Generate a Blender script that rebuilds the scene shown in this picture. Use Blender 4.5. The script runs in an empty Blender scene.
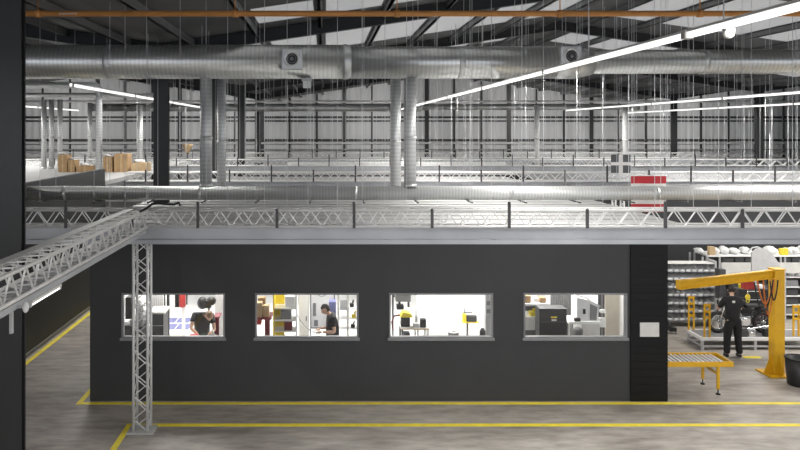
import bpy, bmesh, math, random
from mathutils import Vector, Matrix
random.seed(7)
S = bpy.context.scene
COL = S.collection
F, VX, VY, H = 720.0, 325.0, 129.0, 5.7        # focal length in pixels, vanishing point, eye height

def P(x, y, Y):                                  # a spot in the hall seen at (x, y) and standing Y metres away
    return Vector(((x - VX) / F * Y, Y, H - (y - VY) / F * Y))
def PX(x, Y): return (x - VX) / F * Y
def PZ(y, Y): return H - (y - VY) / F * Y

# ------------------------------------------------------------------ materials
def new_mat(name):
    m = bpy.data.materials.new(name); m.use_nodes = True
    nt = m.node_tree
    return m, nt, nt.nodes['Principled BSDF']
def mat(name, col, rough=0.5, metal=0.0, var=0.08, scale=6.0, bump=0.0, emit=None, es=0.0, spec=None):
    m, nt, b = new_mat(name)
    c = (*col, 1)
    b.inputs['Roughness'].default_value = rough
    b.inputs['Metallic'].default_value = metal
    if spec is not None: b.inputs['Specular IOR Level'].default_value = spec
    tc = nt.nodes.new('ShaderNodeTexCoord')
    n = nt.nodes.new('ShaderNodeTexNoise'); n.inputs['Scale'].default_value = scale; n.inputs['Detail'].default_value = 4
    nt.links.new(tc.outputs['Object'], n.inputs['Vector'])
    r = nt.nodes.new('ShaderNodeValToRGB')
    r.color_ramp.elements[0].position = .3; r.color_ramp.elements[1].position = .7
    r.color_ramp.elements[0].color = tuple(max(0, v * (1 - var)) for v in col) + (1,)
    r.color_ramp.elements[1].color = tuple(min(1, v * (1 + var)) for v in col) + (1,)
    nt.links.new(n.outputs['Fac'], r.inputs['Fac']); nt.links.new(r.outputs['Color'], b.inputs['Base Color'])
    if bump:
        bp = nt.nodes.new('ShaderNodeBump'); bp.inputs['Strength'].default_value = bump; bp.inputs['Distance'].default_value = .01
        nt.links.new(n.outputs['Fac'], bp.inputs['Height']); nt.links.new(bp.outputs['Normal'], b.inputs['Normal'])
    if emit:
        b.inputs['Emission Color'].default_value = (*emit, 1); b.inputs['Emission Strength'].default_value = es
    return m
def duct_mat(name, col, axis, freq, rough=.38, metal=.75):
    m, nt, b = new_mat(name)
    b.inputs['Roughness'].default_value = rough; b.inputs['Metallic'].default_value = metal
    tc = nt.nodes.new('ShaderNodeTexCoord')
    w = nt.nodes.new('ShaderNodeTexWave'); w.wave_type = 'BANDS'; w.bands_direction = axis; w.wave_profile = 'SAW'
    w.inputs['Scale'].default_value = freq; w.inputs['Distortion'].default_value = .3
    nt.links.new(tc.outputs['Object'], w.inputs['Vector'])
    bp = nt.nodes.new('ShaderNodeBump'); bp.inputs['Strength'].default_value = .35; bp.inputs['Distance'].default_value = .010
    nt.links.new(w.outputs['Fac'], bp.inputs['Height']); nt.links.new(bp.outputs['Normal'], b.inputs['Normal'])
    r = nt.nodes.new('ShaderNodeValToRGB')
    r.color_ramp.elements[0].color = tuple(v * .82 for v in col) + (1,); r.color_ramp.elements[1].color = tuple(min(1, v * 1.05) for v in col) + (1,)
    nt.links.new(w.outputs['Fac'], r.inputs['Fac']); nt.links.new(r.outputs['Color'], b.inputs['Base Color'])
    return m

M = {}
M['dark_wall'] = mat('dark grey wall panel', (.034, .035, .037), .55, var=.06, scale=1.5)
M['black'] = mat('black plastic', (.012, .012, .013), .4)
M['black_gloss'] = mat('black gloss boards', (.006, .006, .0065), .4, spec=.25)
M['column'] = mat('charcoal painted steel', (.018, .019, .020), .5)
M['alu'] = mat('aluminium', (.76, .76, .75), .45, .2, var=.06)
M['alu_dull'] = mat('dull aluminium', (.52, .52, .52), .5, .2)
M['beam'] = mat('galvanised beam', (.44, .455, .48), .45, .15, var=.12, scale=1.2)
M['duct'] = duct_mat('spiral galvanised duct', (.72, .73, .71), 'X', 3.0, .34, .82)
M['pipe_silver'] = duct_mat('silver spiral pipe', (.68, .69, .68), 'X', 4.0, .42, .45)
M['duct_v'] = duct_mat('vertical spiral duct', (.66, .67, .67), 'Z', 3.0, .45, .5)
M['duct_plain'] = mat('smooth galvanised metal', (.62, .63, .62), .4, .7)
M['pipe_white'] = mat('white pipe', (.75, .75, .74), .4)
M['orange_pipe'] = mat('orange painted pipe', (.58, .26, .07), .5)
M['roof'] = mat('grey roof sheet', (.08, .082, .085), .65, var=.1, scale=.5)
M['rafter'] = mat('dark roof steel', (.022, .023, .025), .6)
M['purlin'] = mat('galvanised purlin', (.22, .225, .23), .5, .3)
M['grey_roof'] = mat('pale grey room roof', (.28, .28, .285), .6)
M['white_roof'] = mat('white room roof', (.44, .44, .437), .6, var=.05, scale=1.0)
M['white'] = mat('white paint', (.82, .82, .81), .5, var=.02)
M['off_white'] = mat('off white', (.66, .65, .62), .55, var=.06)
M['light_grey'] = mat('light grey', (.50, .50, .50), .5)
M['mid_grey'] = mat('mid grey', (.22, .22, .225), .5)
M['dark_grey'] = mat('dark grey', (.06, .06, .062), .5)
M['yellow'] = mat('yellow machine paint', (.72, .40, .012), .4, var=.06)
M['bright_yellow'] = mat('bright yellow', (.85, .68, .05), .5)
M['line_yellow'] = mat('yellow floor line', (.90, .74, .045), .6, var=.12, scale=4)
M['red'] = mat('red paint', (.42, .03, .025), .45)
M['flag_red'] = mat('red flag cloth', (.50, .035, .045), .8)
M['flag_white'] = mat('white flag cloth', (.80, .79, .78), .8)
M['flag_grey'] = mat('dark grey flag cloth', (.10, .105, .11), .8)
M['maroon'] = mat('maroon paint', (.16, .02, .028), .5)
M['cardboard'] = mat('cardboard', (.40, .26, .13), .8, var=.15)
M['tan'] = mat('tan', (.50, .36, .20), .7)
M['lilac'] = mat('lilac mat', (.20, .21, .42), .6)
M['bin'] = mat('grey bin plastic', (.62, .63, .64), .45)
M['skin'] = mat('skin', (.60, .38, .27), .55)
M['hair'] = mat('dark brown hair', (.018, .012, .009), .7)
M['hair_light'] = mat('light brown hair', (.24, .15, .085), .7)
M['shirt'] = mat('black shirt cloth', (.014, .014, .017), .85, var=.3)
M['trouser'] = mat('black trouser cloth', (.014, .014, .016), .85, var=.3)
M['rubber'] = mat('black rubber', (.015, .015, .015), .7)
M['chrome'] = mat('chrome', (.75, .75, .75), .2, .9)
M['orange'] = mat('orange hose', (.60, .16, .02), .5)
M['green'] = mat('dark green', (.03, .09, .05), .5)
M['steel_wire'] = mat('bright steel wire', (.62, .63, .64), .45, .3)
M['lamp'] = mat('lit tube', (.9, .9, .9), .5, emit=(1, .985, .96), es=1.3)
M['beige'] = mat('beige board', (.55, .50, .41), .7, var=.06)
M['curtain_dark'] = mat('dark grey curtain', (.10, .10, .10), .8)
M['sill'] = mat('grey sill', (.24, .243, .25), .4)
M['curtain'] = mat('pale grey curtain', (.42, .41, .40), .8)

# concrete floor
m, nt, b = new_mat('power floated concrete')
tc = nt.nodes.new('ShaderNodeTexCoord')
mp = nt.nodes.new('ShaderNodeMapping'); mp.inputs['Scale'].default_value = (.35, 1.0, 1)
nt.links.new(tc.outputs['Object'], mp.inputs['Vector'])
n1 = nt.nodes.new('ShaderNodeTexNoise'); n1.inputs['Scale'].default_value = .9; n1.inputs['Detail'].default_value = 8; n1.inputs['Roughness'].default_value = .75
n2 = nt.nodes.new('ShaderNodeTexNoise'); n2.inputs['Scale'].default_value = 6; n2.inputs['Detail'].default_value = 6
nt.links.new(mp.outputs['Vector'], n1.inputs['Vector']); nt.links.new(mp.outputs['Vector'], n2.inputs['Vector'])
mx = nt.nodes.new('ShaderNodeMix'); mx.data_type = 'FLOAT'; mx.inputs[0].default_value = .35
nt.links.new(n1.outputs['Fac'], mx.inputs[2]); nt.links.new(n2.outputs['Fac'], mx.inputs[3])
r = nt.nodes.new('ShaderNodeValToRGB')
r.color_ramp.elements[0].position = .34; r.color_ramp.elements[0].color = (.215, .188, .163, 1)
r.color_ramp.elements[1].position = .66; r.color_ramp.elements[1].color = (.50, .462, .415, 1)
r.color_ramp.elements[0].position = .38; r.color_ramp.elements[1].position = .62
e = r.color_ramp.elements.new(.5); e.color = (.36, .328, .292, 1)
nt.links.new(mx.outputs[0], r.inputs['Fac']); nt.links.new(r.outputs['Color'], b.inputs['Base Color'])
r2 = nt.nodes.new('ShaderNodeMapRange'); r2.inputs['To Min'].default_value = .28; r2.inputs['To Max'].default_value = .55
nt.links.new(n1.outputs['Fac'], r2.inputs['Value']); nt.links.new(r2.outputs['Result'], b.inputs['Roughness'])
M['floor'] = m
# corrugated cladding
m, nt, b = new_mat('corrugated grey cladding')
tc = nt.nodes.new('ShaderNodeTexCoord')
w = nt.nodes.new('ShaderNodeTexWave'); w.bands_direction = 'X'; w.inputs['Scale'].default_value = .55
nt.links.new(tc.outputs['Object'], w.inputs['Vector'])
bp = nt.nodes.new('ShaderNodeBump'); bp.inputs['Strength'].default_value = .6; bp.inputs['Distance'].default_value = .06
nt.links.new(w.outputs['Fac'], bp.inputs['Height']); nt.links.new(bp.outputs['Normal'], b.inputs['Normal'])
b.inputs['Base Color'].default_value = (.50, .51, .52, 1); b.inputs['Roughness'].default_value = .5
M['cladding'] = m
# window glass
m, nt, b = new_mat('clear window glass')
nt.nodes.remove(b)
tr = nt.nodes.new('ShaderNodeBsdfTransparent'); gl = nt.nodes.new('ShaderNodeBsdfGlossy'); gl.inputs['Roughness'].default_value = .02
fr = nt.nodes.new('ShaderNodeFresnel'); fr.inputs['IOR'].default_value = 1.45
mi = nt.nodes.new('ShaderNodeMixShader')
nt.links.new(fr.outputs[0], mi.inputs[0]); nt.links.new(tr.outputs[0], mi.inputs[1]); nt.links.new(gl.outputs[0], mi.inputs[2])
nt.links.new(mi.outputs[0], nt.nodes['Material Output'].inputs['Surface'])
M['glass'] = m

# ------------------------------------------------------------------ mesh builder
class B:
    def __init__(s): s.bm = bmesh.new()
    def box(s, x0, x1, y0, y1, z0, z1):
        v = [s.bm.verts.new(p) for p in ((x0,y0,z0),(x1,y0,z0),(x1,y1,z0),(x0,y1,z0),(x0,y0,z1),(x1,y0,z1),(x1,y1,z1),(x0,y1,z1))]
        for f in ((3,2,1,0),(4,5,6,7),(0,1,5,4),(1,2,6,5),(2,3,7,6),(3,0,4,7)): s.bm.faces.new([v[i] for i in f])
        return s
    def cbox(s, c, d, rz=0, ry=0, rx=0):
        r = bmesh.ops.create_cube(s.bm, size=1)
        mt = Matrix.Translation(c) @ Matrix.Rotation(rz,4,'Z') @ Matrix.Rotation(ry,4,'Y') @ Matrix.Rotation(rx,4,'X') @ Matrix.Diagonal((*d,1))
        bmesh.ops.transform(s.bm, matrix=mt, verts=r['verts']); return s
    def rbox(s, x0, x1, y0, y1, z0, z1, bev=.02):
        t = bmesh.new(); r = bmesh.ops.create_cube(t, size=1)
        bmesh.ops.transform(t, matrix=Matrix.Translation(((x0+x1)/2,(y0+y1)/2,(z0+z1)/2)) @ Matrix.Diagonal((x1-x0,y1-y0,z1-z0,1)), verts=t.verts)
        bmesh.ops.bevel(t, geom=t.edges[:], offset=bev, segments=2, affect='EDGES', profile=.6)
        me = bpy.data.meshes.new('tmp'); t.to_mesh(me); t.free(); s.bm.from_mesh(me); bpy.data.meshes.remove(me); return s
    def cyl(s, a, b, r0, r1=None, n=10, caps=True):
        a, b = Vector(a), Vector(b); r1 = r0 if r1 is None else r1
        d = b - a
        if d.length < 1e-6: return s
        q = d.to_track_quat('Z', 'Y').to_matrix()
        A, C = [], []
        for i in range(n):
            t = 2*math.pi*(i+.5)/n; o = q @ Vector((math.cos(t), math.sin(t), 0))
            A.append(s.bm.verts.new(a + o*r0)); C.append(s.bm.verts.new(b + o*r1))
        for i in range(n):
            j = (i+1) % n; f = s.bm.faces.new((A[i],A[j],C[j],C[i])); f.smooth = n > 6
        if caps:
            s.bm.faces.new(A[::-1]); s.bm.faces.new(C)
        return s
    def tube(s, pts, r, n=8, caps=True):
        pts = [Vector(p) for p in pts]; rings = []
        for k, p in enumerate(pts):
            d = (pts[min(k+1,len(pts)-1)] - pts[max(k-1,0)]).normalized()
            q = d.to_track_quat('Z', 'Y').to_matrix() if abs(d.z) < .999 or True else None
            if k == 0: u = q @ Vector((1,0,0))
            u = (u - d*u.dot(d)).normalized(); w_ = d.cross(u)
            rr = r[k] if isinstance(r, (list, tuple)) else r
            rings.append([s.bm.verts.new(p + (u*math.cos(2*math.pi*i/n) + w_*math.sin(2*math.pi*i/n))*rr) for i in range(n)])
        for a, c in zip(rings, rings[1:]):
            for i in range(n):
                j = (i+1) % n; f = s.bm.faces.new((a[i],a[j],c[j],c[i])); f.smooth = True
        if caps: s.bm.faces.new(rings[0][::-1]); s.bm.faces.new(rings[-1])
        return s
    def lathe(s, c, axis, prof, n=24):                     # prof: (distance along axis, radius)
        c = Vector(c); q = Vector(axis).to_track_quat('Z','Y').to_matrix(); rings = []
        for d, r in prof:
            rings.append([s.bm.verts.new(c + q @ Vector((math.cos(2*math.pi*i/n)*r, math.sin(2*math.pi*i/n)*r, d))) for i in range(n)])
        for a, e in zip(rings, rings[1:]):
            for i in range(n):
                j = (i+1) % n; f = s.bm.faces.new((a[i],a[j],e[j],e[i])); f.smooth = True
        s.bm.faces.new(rings[0][::-1]); s.bm.faces.new(rings[-1]); return s
    def torus(s, c, axis, R, r, n=24, k=8):
        c = Vector(c); q = Vector(axis).to_track_quat('Z','Y').to_matrix(); rings = []
        for i in range(n):
            t = 2*math.pi*i/n; e = Vector((math.cos(t), math.sin(t), 0))
            rings.append([s.bm.verts.new(c + q @ (e*(R + r*math.cos(2*math.pi*j/k)) + Vector((0,0,r*math.sin(2*math.pi*j/k))))) for j in range(k)])
        for i in range(n):
            a, e = rings[i], rings[(i+1) % n]
            for j in range(k):
                l = (j+1) % k; f = s.bm.faces.new((a[j],e[j],e[l],a[l])); f.smooth = True
        return s
    def prism(s, poly, y0, y1):                             # poly of (x, z), swept in y
        A = [s.bm.verts.new((x,y0,z)) for x,z in poly]; C = [s.bm.verts.new((x,y1,z)) for x,z in poly]
        s.bm.faces.new(A); s.bm.faces.new(C[::-1])
        for i in range(len(poly)):
            j = (i+1) % len(poly); s.bm.faces.new((A[j],A[i],C[i],C[j]))
        return s
    def prism_x(s, poly, x0, x1):                           # poly of (y, z), swept in x
        A = [s.bm.verts.new((x0,y,z)) for y,z in poly]; C = [s.bm.verts.new((x1,y,z)) for y,z in poly]
        s.bm.faces.new(A); s.bm.faces.new(C[::-1])
        for i in range(len(poly)):
            j = (i+1) % len(poly); s.bm.faces.new((A[j],A[i],C[i],C[j]))
        return s
    def ball(s, c, r, sc=(1,1,1), n=14):
        t = bmesh.ops.create_uvsphere(s.bm, u_segments=n, v_segments=max(6,n*2//3), radius=r)
        bmesh.ops.transform(s.bm, matrix=Matrix.Translation(c) @ Matrix.Diagonal((*sc,1)), verts=t['verts'])
        for v in t['verts']:
            for f in v.link_faces: f.smooth = True
        return s

ORG = {}
def tag(o, label=None, cat=None, group=None, kind=None):
    if label: o['label'] = label
    if cat: o['category'] = cat
    if group: o['group'] = group
    if kind: o['kind'] = kind
    return o
def obj(name, b, m, parent=None, label=None, base=None):
    me = bpy.data.meshes.new(name)
    bm = b.bm
    bmesh.ops.recalc_face_normals(bm, faces=bm.faces[:])
    if parent is not None:
        off = ORG[parent.name]; loc = None
    else:
        xs = [v.co for v in bm.verts]
        off = base if base is not None else Vector(((min(v.x for v in xs)+max(v.x for v in xs))/2, (min(v.y for v in xs)+max(v.y for v in xs))/2, min(v.z for v in xs)))
        loc = off
    bmesh.ops.translate(bm, verts=bm.verts[:], vec=-Vector(off))
    bm.to_mesh(me); bm.free()
    o = bpy.data.objects.new(name, me); COL.objects.link(o)
    o.data.materials.append(M[m] if isinstance(m, str) else m)
    if parent is not None: o.parent = parent
    else: o.location = loc
    ORG[o.name] = Vector(off)
    if label: o['label'] = label
    return o
def thing(name, label, cat, loc, group=None):
    o = bpy.data.objects.new(name, None); COL.objects.link(o)
    o.empty_display_size = .1; o.location = loc
    ORG[o.name] = Vector(loc)
    return tag(o, label, cat, group)
def one(name, b, m, label, cat, group=None): return tag(obj(name, b, m), label, cat, group)
def struct(name, b, m): return tag(obj(name, b, m), kind='structure')
def dup(o, loc, label=None, group=None):
    c = o.copy(); COL.objects.link(c); c.location = loc
    if label: c['label'] = label
    if group: c['group'] = group
    for ch in list(o.children):
        d = ch.copy(); COL.objects.link(d); d.parent = c
        for g in list(ch.children):
            h = g.copy(); COL.objects.link(h); h.parent = d
    return c

# ------------------------------------------------------------------ the hall
VAL, SPAN, ZV, ZR = -4.4, 27.3, 8.0, 10.0
FARY = 57.0
def roof_z(x):
    t = ((x - VAL) % SPAN) / SPAN
    return ZV + (ZR - ZV) * (1 - abs(2*t - 1))
X0, X1, Y0 = VAL - SPAN, VAL + 2*SPAN, -22.0
struct('floor', B().box(X0, X1, Y0, FARY, -.2, 0), 'floor')
b = B()
k = X0
while k < X1 - .1:
    for xa, xb in ((k, k+SPAN/2), (k+SPAN/2, k+SPAN)):
        za, zb = (ZV, ZR) if xa == k else (ZR, ZV)
        b.prism([(xa,za),(xb,zb),(xb,zb+.15),(xa,za+.15)], Y0, FARY)
    k += SPAN
struct('ceiling', b, 'roof')
# far gable wall
b = B(); pts = [(X0,0)]
pts += [(X1,0)]
for i in range(6, -1, -1):
    x = X0 + i*SPAN/2; pts.append((x, ZV if i % 2 == 0 else ZR))
b.prism(pts, FARY, FARY+.25)
struct('wall_back', b, 'cladding')
struct('wall_left', B().box(X0-.25, X0, Y0, FARY, 0, ZV+.1), 'cladding')
struct('wall_right', B().box(X1, X1+.25, Y0, FARY, 0, ZV+.1), 'cladding')
# rails and posts of the far wall
for z, hh, m_ in ((PZ(117.3,FARY),.16,'column'), (PZ(121,FARY),.12,'column'), (PZ(140,FARY),.16,'column'), (PZ(143,FARY),.14,'light_grey'), (PZ(149.5,FARY),.10,'mid_grey')):
    struct('wall_back_rail', B().box(X0+.2, X1-.2, FARY-.22, FARY-.12, z-hh/2, z+hh/2), m_)
i = 0
for xp in range(-5, 46):
    px = 180 + (xp) * 27.4
    x = PX(px, FARY)
    if x < X0+1 or x > X1-1 or px < -60 or px > 860: continue
    big = xp % 3 == 0
    w_ = .30 if big else .13
    struct('wall_back_post', B().box(x-w_/2, x+w_/2, FARY-.12, FARY-.01, 0, roof_z(x)-.05), 'column')
# frames
def hcol(x, y, w=.42, d=.22, z1=ZV):
    b = B(); t = .035
    b.box(x-w/2, x+w/2, y, y+t, 0, z1); b.box(x-w/2, x+w/2, y+d-t, y+d, 0, z1); b.box(x-.03, x+.03, y+t, y+d-t, 0, z1)
    b.box(x-w/2-.08, x+w/2+.08, y-.08, y+d+.08, 0, .03)
    return b
YS = [9.8] + [10.0 + 9.3*i for i in range(1, 5)] + [.7]
for y in YS:
    for x in (VAL, VAL+SPAN): struct('column', hcol(x+(.04 if y == YS[0] else 0), y, .44 if y == YS[0] else .40, .16), 'column')
def rafter(xa, xb, y):
    za, zb = roof_z(xa+.01 if xa < xb else xa-.01), roof_z(xb-.01)
    b = B(); d = .48
    for (o0, o1, hw) in ((0.0,.03,.10), (.03,d-.03,.02), (d-.03,d,.10)):
        b.prism([(xa,za-o1),(xb,zb-o1),(xb,zb-o0),(xa,za-o0)], y+.11-hw, y+.11+hw)
    return b
for y in YS:
    for i in range(-1, 4):
        xa = VAL + i*SPAN/2; xb = xa + SPAN/2
        za, zb = (ZV, ZR) if i % 2 == 0 else (ZR, ZV)
        b = B(); d = .36
        for (o0, o1, hw) in ((.005,.03,.11), (.03,d-.03,.02), (d-.03,d,.11)):
            b.prism([(xa,za-o1),(xb,zb-o1),(xb,zb-o0),(xa,za-o0)], y+.11-hw, y+.11+hw)
        struct('roof_beam', b, 'rafter')
for i in range(-7, 24):
    x = VAL + (i+.5) * SPAN / 16
    z = roof_z(x)
    struct('purlin_beam', B().box(x-.035, x+.035, -1, FARY, z-.2, z-.02).box(x-.035, x+.06, -1, FARY, z-.2, z-.18), 'purlin')
# roof lights
sky = mat('rooflight sheet', (.3, .3, .3), .5, emit=(.97, .98, 1), es=.26)
n_w = 5
for (y0, y1) in ((16.2, 18.3), (20.8, 26.2), (30.2, 33.6)):
    for i in range(-3, 23):                              # one sheet between each pair of purlins
        xa = VAL + (i+.5)*SPAN/16 + .16; xb = xa + SPAN/16 - .30
        if i < 0 and not (y0 > 20 and i == -3): continue
        if y0 < 17 and (i < 1 or i in (7, 8)): continue
        if (xa - 9.25)*(xb - 9.25) < 0 or (xa - 22.9)*(xb - 22.9) < 0 or xa < VAL < xb: continue
        za, zb = roof_z(xa), roof_z(xb)
        struct('window_%d' % n_w, B().prism([(xa,za-.014),(xb,zb-.014),(xb,zb-.004),(xa,za-.004)], y0, y1), sky); n_w += 1

# ------------------------------------------------------------------ the dark room with four windows
WY, WT = 15.09, .14
BX0, BX1, PX1 = PX(90,WY), PX(630,WY), PX(667,WY)
BZ, BY1 = 3.64, 30.0
wins = []
for xa, xb, ya, yb in ((121.6,225,293,338.4), (255,358.5,293,338.4), (389,493,293,338.4), (523.5,627,293,338.4)):
    wins.append((PX(xa,WY), PX(xb,WY), PZ(yb,WY), PZ(ya,WY)))
b = B(); zs, zt = wins[0][2], wins[0][3]
b.box(BX0, BX1, WY, WY+WT, 0, zs); b.box(BX0, BX1, WY, WY+WT, zt, BZ)
xs = [BX0] + [v for w in wins for v in w[:2]] + [BX1]
for i in range(0, len(xs), 2): b.box(xs[i], xs[i+1], WY, WY+WT, zs, zt)
struct('wall_front', b, 'dark_wall')
b = B(); b.box(BX1, PX1, WY-.03, WY+WT, 0, BZ)
for i in range(22):                                     # shallow board joints
    z = .16*i + .05; b.box(BX1, PX1, WY-.036, WY-.03, z, z+.145)
struct('wall_panel', b, 'black_gloss')
struct('wall_side', B().box(BX0, BX0+.14, WY+WT, BY1, 0, BZ), 'dark_wall')
struct('wall_side_lining', B().box(BX0+.14, BX0+.17, WY+WT, BY1-.14, .012, BZ), 'white')
struct('wall_side_2', B().box(PX1-.14, PX1, WY+WT, BY1, 0, BZ), 'white')
struct('wall_rear', B().box(BX0+.14, PX1-.14, BY1-.14, BY1, 0, BZ), 'white')
b = B(); b.box(BX0, PX1+.3, WY+.02, BY1, BZ, BZ+.08)
for i in range(1, 24): b.box(BX0, PX1+.3, WY+.02+i*.62, WY+.05+i*.62, BZ+.08, BZ+.10)
struct('roof_slab', b, 'white_roof')
struct('floor_room', B().box(BX0+.15, PX1-.15, WY+WT, BY1-.15, 0, .012), 'white')
for i, (x0, x1, z0, z1) in enumerate(wins):
    t = thing('window_%d' % (i+1), None, None, (x0, WY, z0)); tag(t, kind='structure')
    f = .035; b = B()
    b.box(x0, x0+f, WY-.02, WY+.10, z0, z1); b.box(x1-f, x1, WY-.02, WY+.10, z0, z1); b.box(x0+f, x1-f, WY-.02, WY+.10, z1-f, z1); b.box(x0+f, x1-f, WY-.02, WY+.10, z0, z0+f)
    obj('window_frame', b, 'mid_grey', t)
    obj('window_sill', B().box(x0-.025, x1+.025, WY-.05, WY-.001, z0-.035, z0+.014), 'sill', t)
    obj('pane', B().box(x0+f, x1-f, WY+.04, WY+.05, z0+f, z1-f), 'glass', t)
one('wall_notice', B().box(PX(639,WY), PX(658,WY), WY-.055, WY-.037, PZ(336,WY), PZ(322,WY)), 'off_white', 'blank white notice board fixed on the black boarded panel', 'notice board')
# partition along the aisle, and the rooms behind
AX = -7.45
struct('wall_aisle', B().box(AX-.15, AX, 1.0, 24.4, 0, 4.35), 'dark_wall')
struct('baseboard_aisle', B().box(AX, AX+.03, 1.0, 24.4, 0, .1), 'mid_grey')
struct('roof_slab_aisle', B().box(AX-13, AX-.16, 20.5, 41, 3.75, 3.9), 'white_roof')
struct('wall_shelving', B().box(8.3, 32, 23.0, 23.15, 0, 3.7), 'dark_wall')
struct('roof_slab_shelving', B().box(8.3, 32, 23.0, 31.5, 3.7, 3.8), 'grey_roof')
b = B(); b.box(-3.7, 12.0, 34.0, 44.5, 3.52, 3.64)
struct('roof_slab_rear', b, 'white_roof')
struct('wall_rear_room', B().box(-3.7, 11.7, 34.2, 34.35, 0, 3.52), 'dark_wall')
struct('roof_slab_far', B().box(13.5, 32, 36, 47, 3.4, 3.5), 'grey_roof')
struct('roof_slab_far_aisle', B().box(-26, -5.5, 43.5, 53, 3.5, 3.6), 'grey_roof')

# yellow floor lines
LZ = .006
struct('trim_1', B().box(-5.16, 30, 14.90, 15.01, 0, LZ), 'line_yellow')
struct('trim_2', B().box(-5.16, -5.05, 15.01, 25, 0, LZ), 'line_yellow')
struct('trim_3', B().box(-3.82, 30, 13.80, 13.92, 0, LZ), 'line_yellow')
struct('trim_4', B().box(-3.82, -3.71, 1.5, 13.80, 0, LZ), 'line_yellow')
struct('trim_5', B().box(-7.33, -7.21, 2, 25, 0, LZ), 'line_yellow')
struct('trim_6', B().box(PX(744,17.95), PX(761,17.95), 17.9, 18.05, 0, LZ), 'line_yellow')

# ------------------------------------------------------------------ trusses
def lattice(b, a, c, w, hgt, pitch, r, dirv):           # zigzag on the four faces of a box truss from a to c
    L = (c - a).length; d = (c - a).normalized(); n = max(1, round(L / pitch)); p = L / n
    up = Vector((0,0,1)) if abs(d.z) < .5 else Vector((0,1,0))
    sd = d.cross(up).normalized()
    cor = [sd*(-w/2) + up*(-hgt/2), sd*(w/2) + up*(-hgt/2), sd*(w/2) + up*(hgt/2), sd*(-w/2) + up*(hgt/2)]
    for k in range(4):
        u, v = cor[k], cor[(k+1) % 4]
        for i in range(n):
            s0 = a + d*(p*i); s1 = a + d*(p*(i+.5)); s2 = a + d*(p*(i+1))
            q, w_ = (u, v) if k % 2 == 0 else (v, u)
            b.cyl(s0+q, s1+w_, r, n=4, caps=False); b.cyl(s1+w_, s2+q, r, n=4, caps=False)
    return [(a+o, c+o) for o in cor]
def truss(label, a, c, w=.36, hgt=.30, pitch=.42, rc=.025, rb=.012, posts=(), m_='alu', group=None):
    a, c = Vector(a), Vector(c)
    t = thing('lattice_truss', label, 'truss', (a+c)/2 - Vector((0,0,hgt/2)), group)
    b = B(); ch = lattice(b, a, c, w, hgt, pitch, rb, None)
    for p, q in ch: obj('chord', B().cyl(p, q, rc, n=8), m_, t)
    obj('lattice', b, m_, t)
    for (px, py, z0, z1) in posts:
        obj('post', B().box(px-.025, px+.025, py-.02, py+.02, z0, z1).ball((px,py,z1+.02), .03), 'dark_grey', t)
    return t
def beam(label, x0, x1, y, ztop, zmid, zbot, m_='beam'):
    pr = [(y-.10,ztop),(y+.10,ztop),(y+.10,zbot),(y-.13,zbot),(y-.13,zmid-.02),(y-.085,zmid-.01),(y-.085,zmid+.015),(y-.10,zmid+.015)]
    b = B().prism_x(pr, x0, x1)
    b.box(x0, x1, y-.135, y+.10, ztop, ztop+.018)
    return one('steel_beam', b, m_, label, 'beam')
TY = 13.5
def row_posts(y, x0, x1, first, step, z0, zs, zl):
    out, x, i = [], first, 0
    while x < x1:
        if x > x0: out.append((x, y-.22, z0, zl if i % 2 else zs))
        x += step; i += 1
    return out
posts = [(PX(p,TY-.2), TY-.215, 3.87, PZ(top,TY-.2)) for p, top in ((66,203),(132,211),(198,204),(277,211),(354,204),(432,211),(509,204),(587,211),(665,203),(742,211),(820,204))]
truss('long aluminium box truss lying on the grey beam above the four windows', (-7.4,TY,4.045), (14,TY,4.045), posts=posts)
beam('long grey steel beam running above the four room windows', -7.4, 14, TY, 3.845, 3.66, 3.56)
for y, x0, x1, lab, lab2 in ((25.1,-6.9,19,'aluminium box truss just behind the silver pipe beyond the white roof','grey steel beam under the truss just behind the silver pipe'),
                       (35.6,-20,24,'distant aluminium box truss between white roofs in the middle of the hall','grey steel beam under the truss between the white roofs'),
                       (45.4,-24,30,'most distant aluminium box truss below the corrugated end wall','grey steel beam under the most distant truss')):
    truss(lab, (x0,y,4.04), (x1,y,4.04), pitch=.6, rc=.03, rb=.016, posts=row_posts(y, x0, x1, x0+.7, 1.45 if y < 30 else 1.5, 3.87, 4.25, 4.4))
    beam(lab2, x0, x1, y, 3.845, 3.66, 3.56)
# truss running towards the viewer, on its channel
t = truss('aluminium box truss running along the aisle towards the dark column', (-3.45,2.5,4.045), (-3.45,13.25,4.045), pitch=.38, rc=.026, rb=.012)
obj('cable_tray', B().box(-3.68,-3.63,2.5,13.28,4.13,4.22).box(-3.63,-3.52,2.5,13.28,4.215,4.225), 'alu_dull', t, label='flat grey tray on the truss edge')
b = B().box(-3.60,-3.30,2.5,13.35,3.77,3.85).box(-3.64,-3.26,2.5,13.35,3.85,3.862)
one('steel_beam', b, 'beam', 'short grey channel beam under the aisle truss beside dark column', 'beam')
t = thing('tube_light', 'slim white tube light fixed under the channel beam over the aisle', 'light', (-3.32, 8.5, 3.70))
obj('housing', B().box(-3.36,-3.29,8.1,9.0,3.735,3.7695), 'off_white', t); obj('tube', B().cyl((-3.325,8.12,3.715),(-3.325,8.98,3.715),.018), 'lamp', t)
obj('end_cap', B().box(-3.35,-3.30,8.08,8.12,3.695,3.735), 'light_grey', t); obj('end_cap', B().box(-3.35,-3.30,8.98,9.02,3.695,3.735), 'light_grey', t)
t = thing('emergency_lamp', 'round white lamp on grey bracket under the aisle channel beam', 'lamp', (-3.32, 7.6, 3.5))
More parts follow.
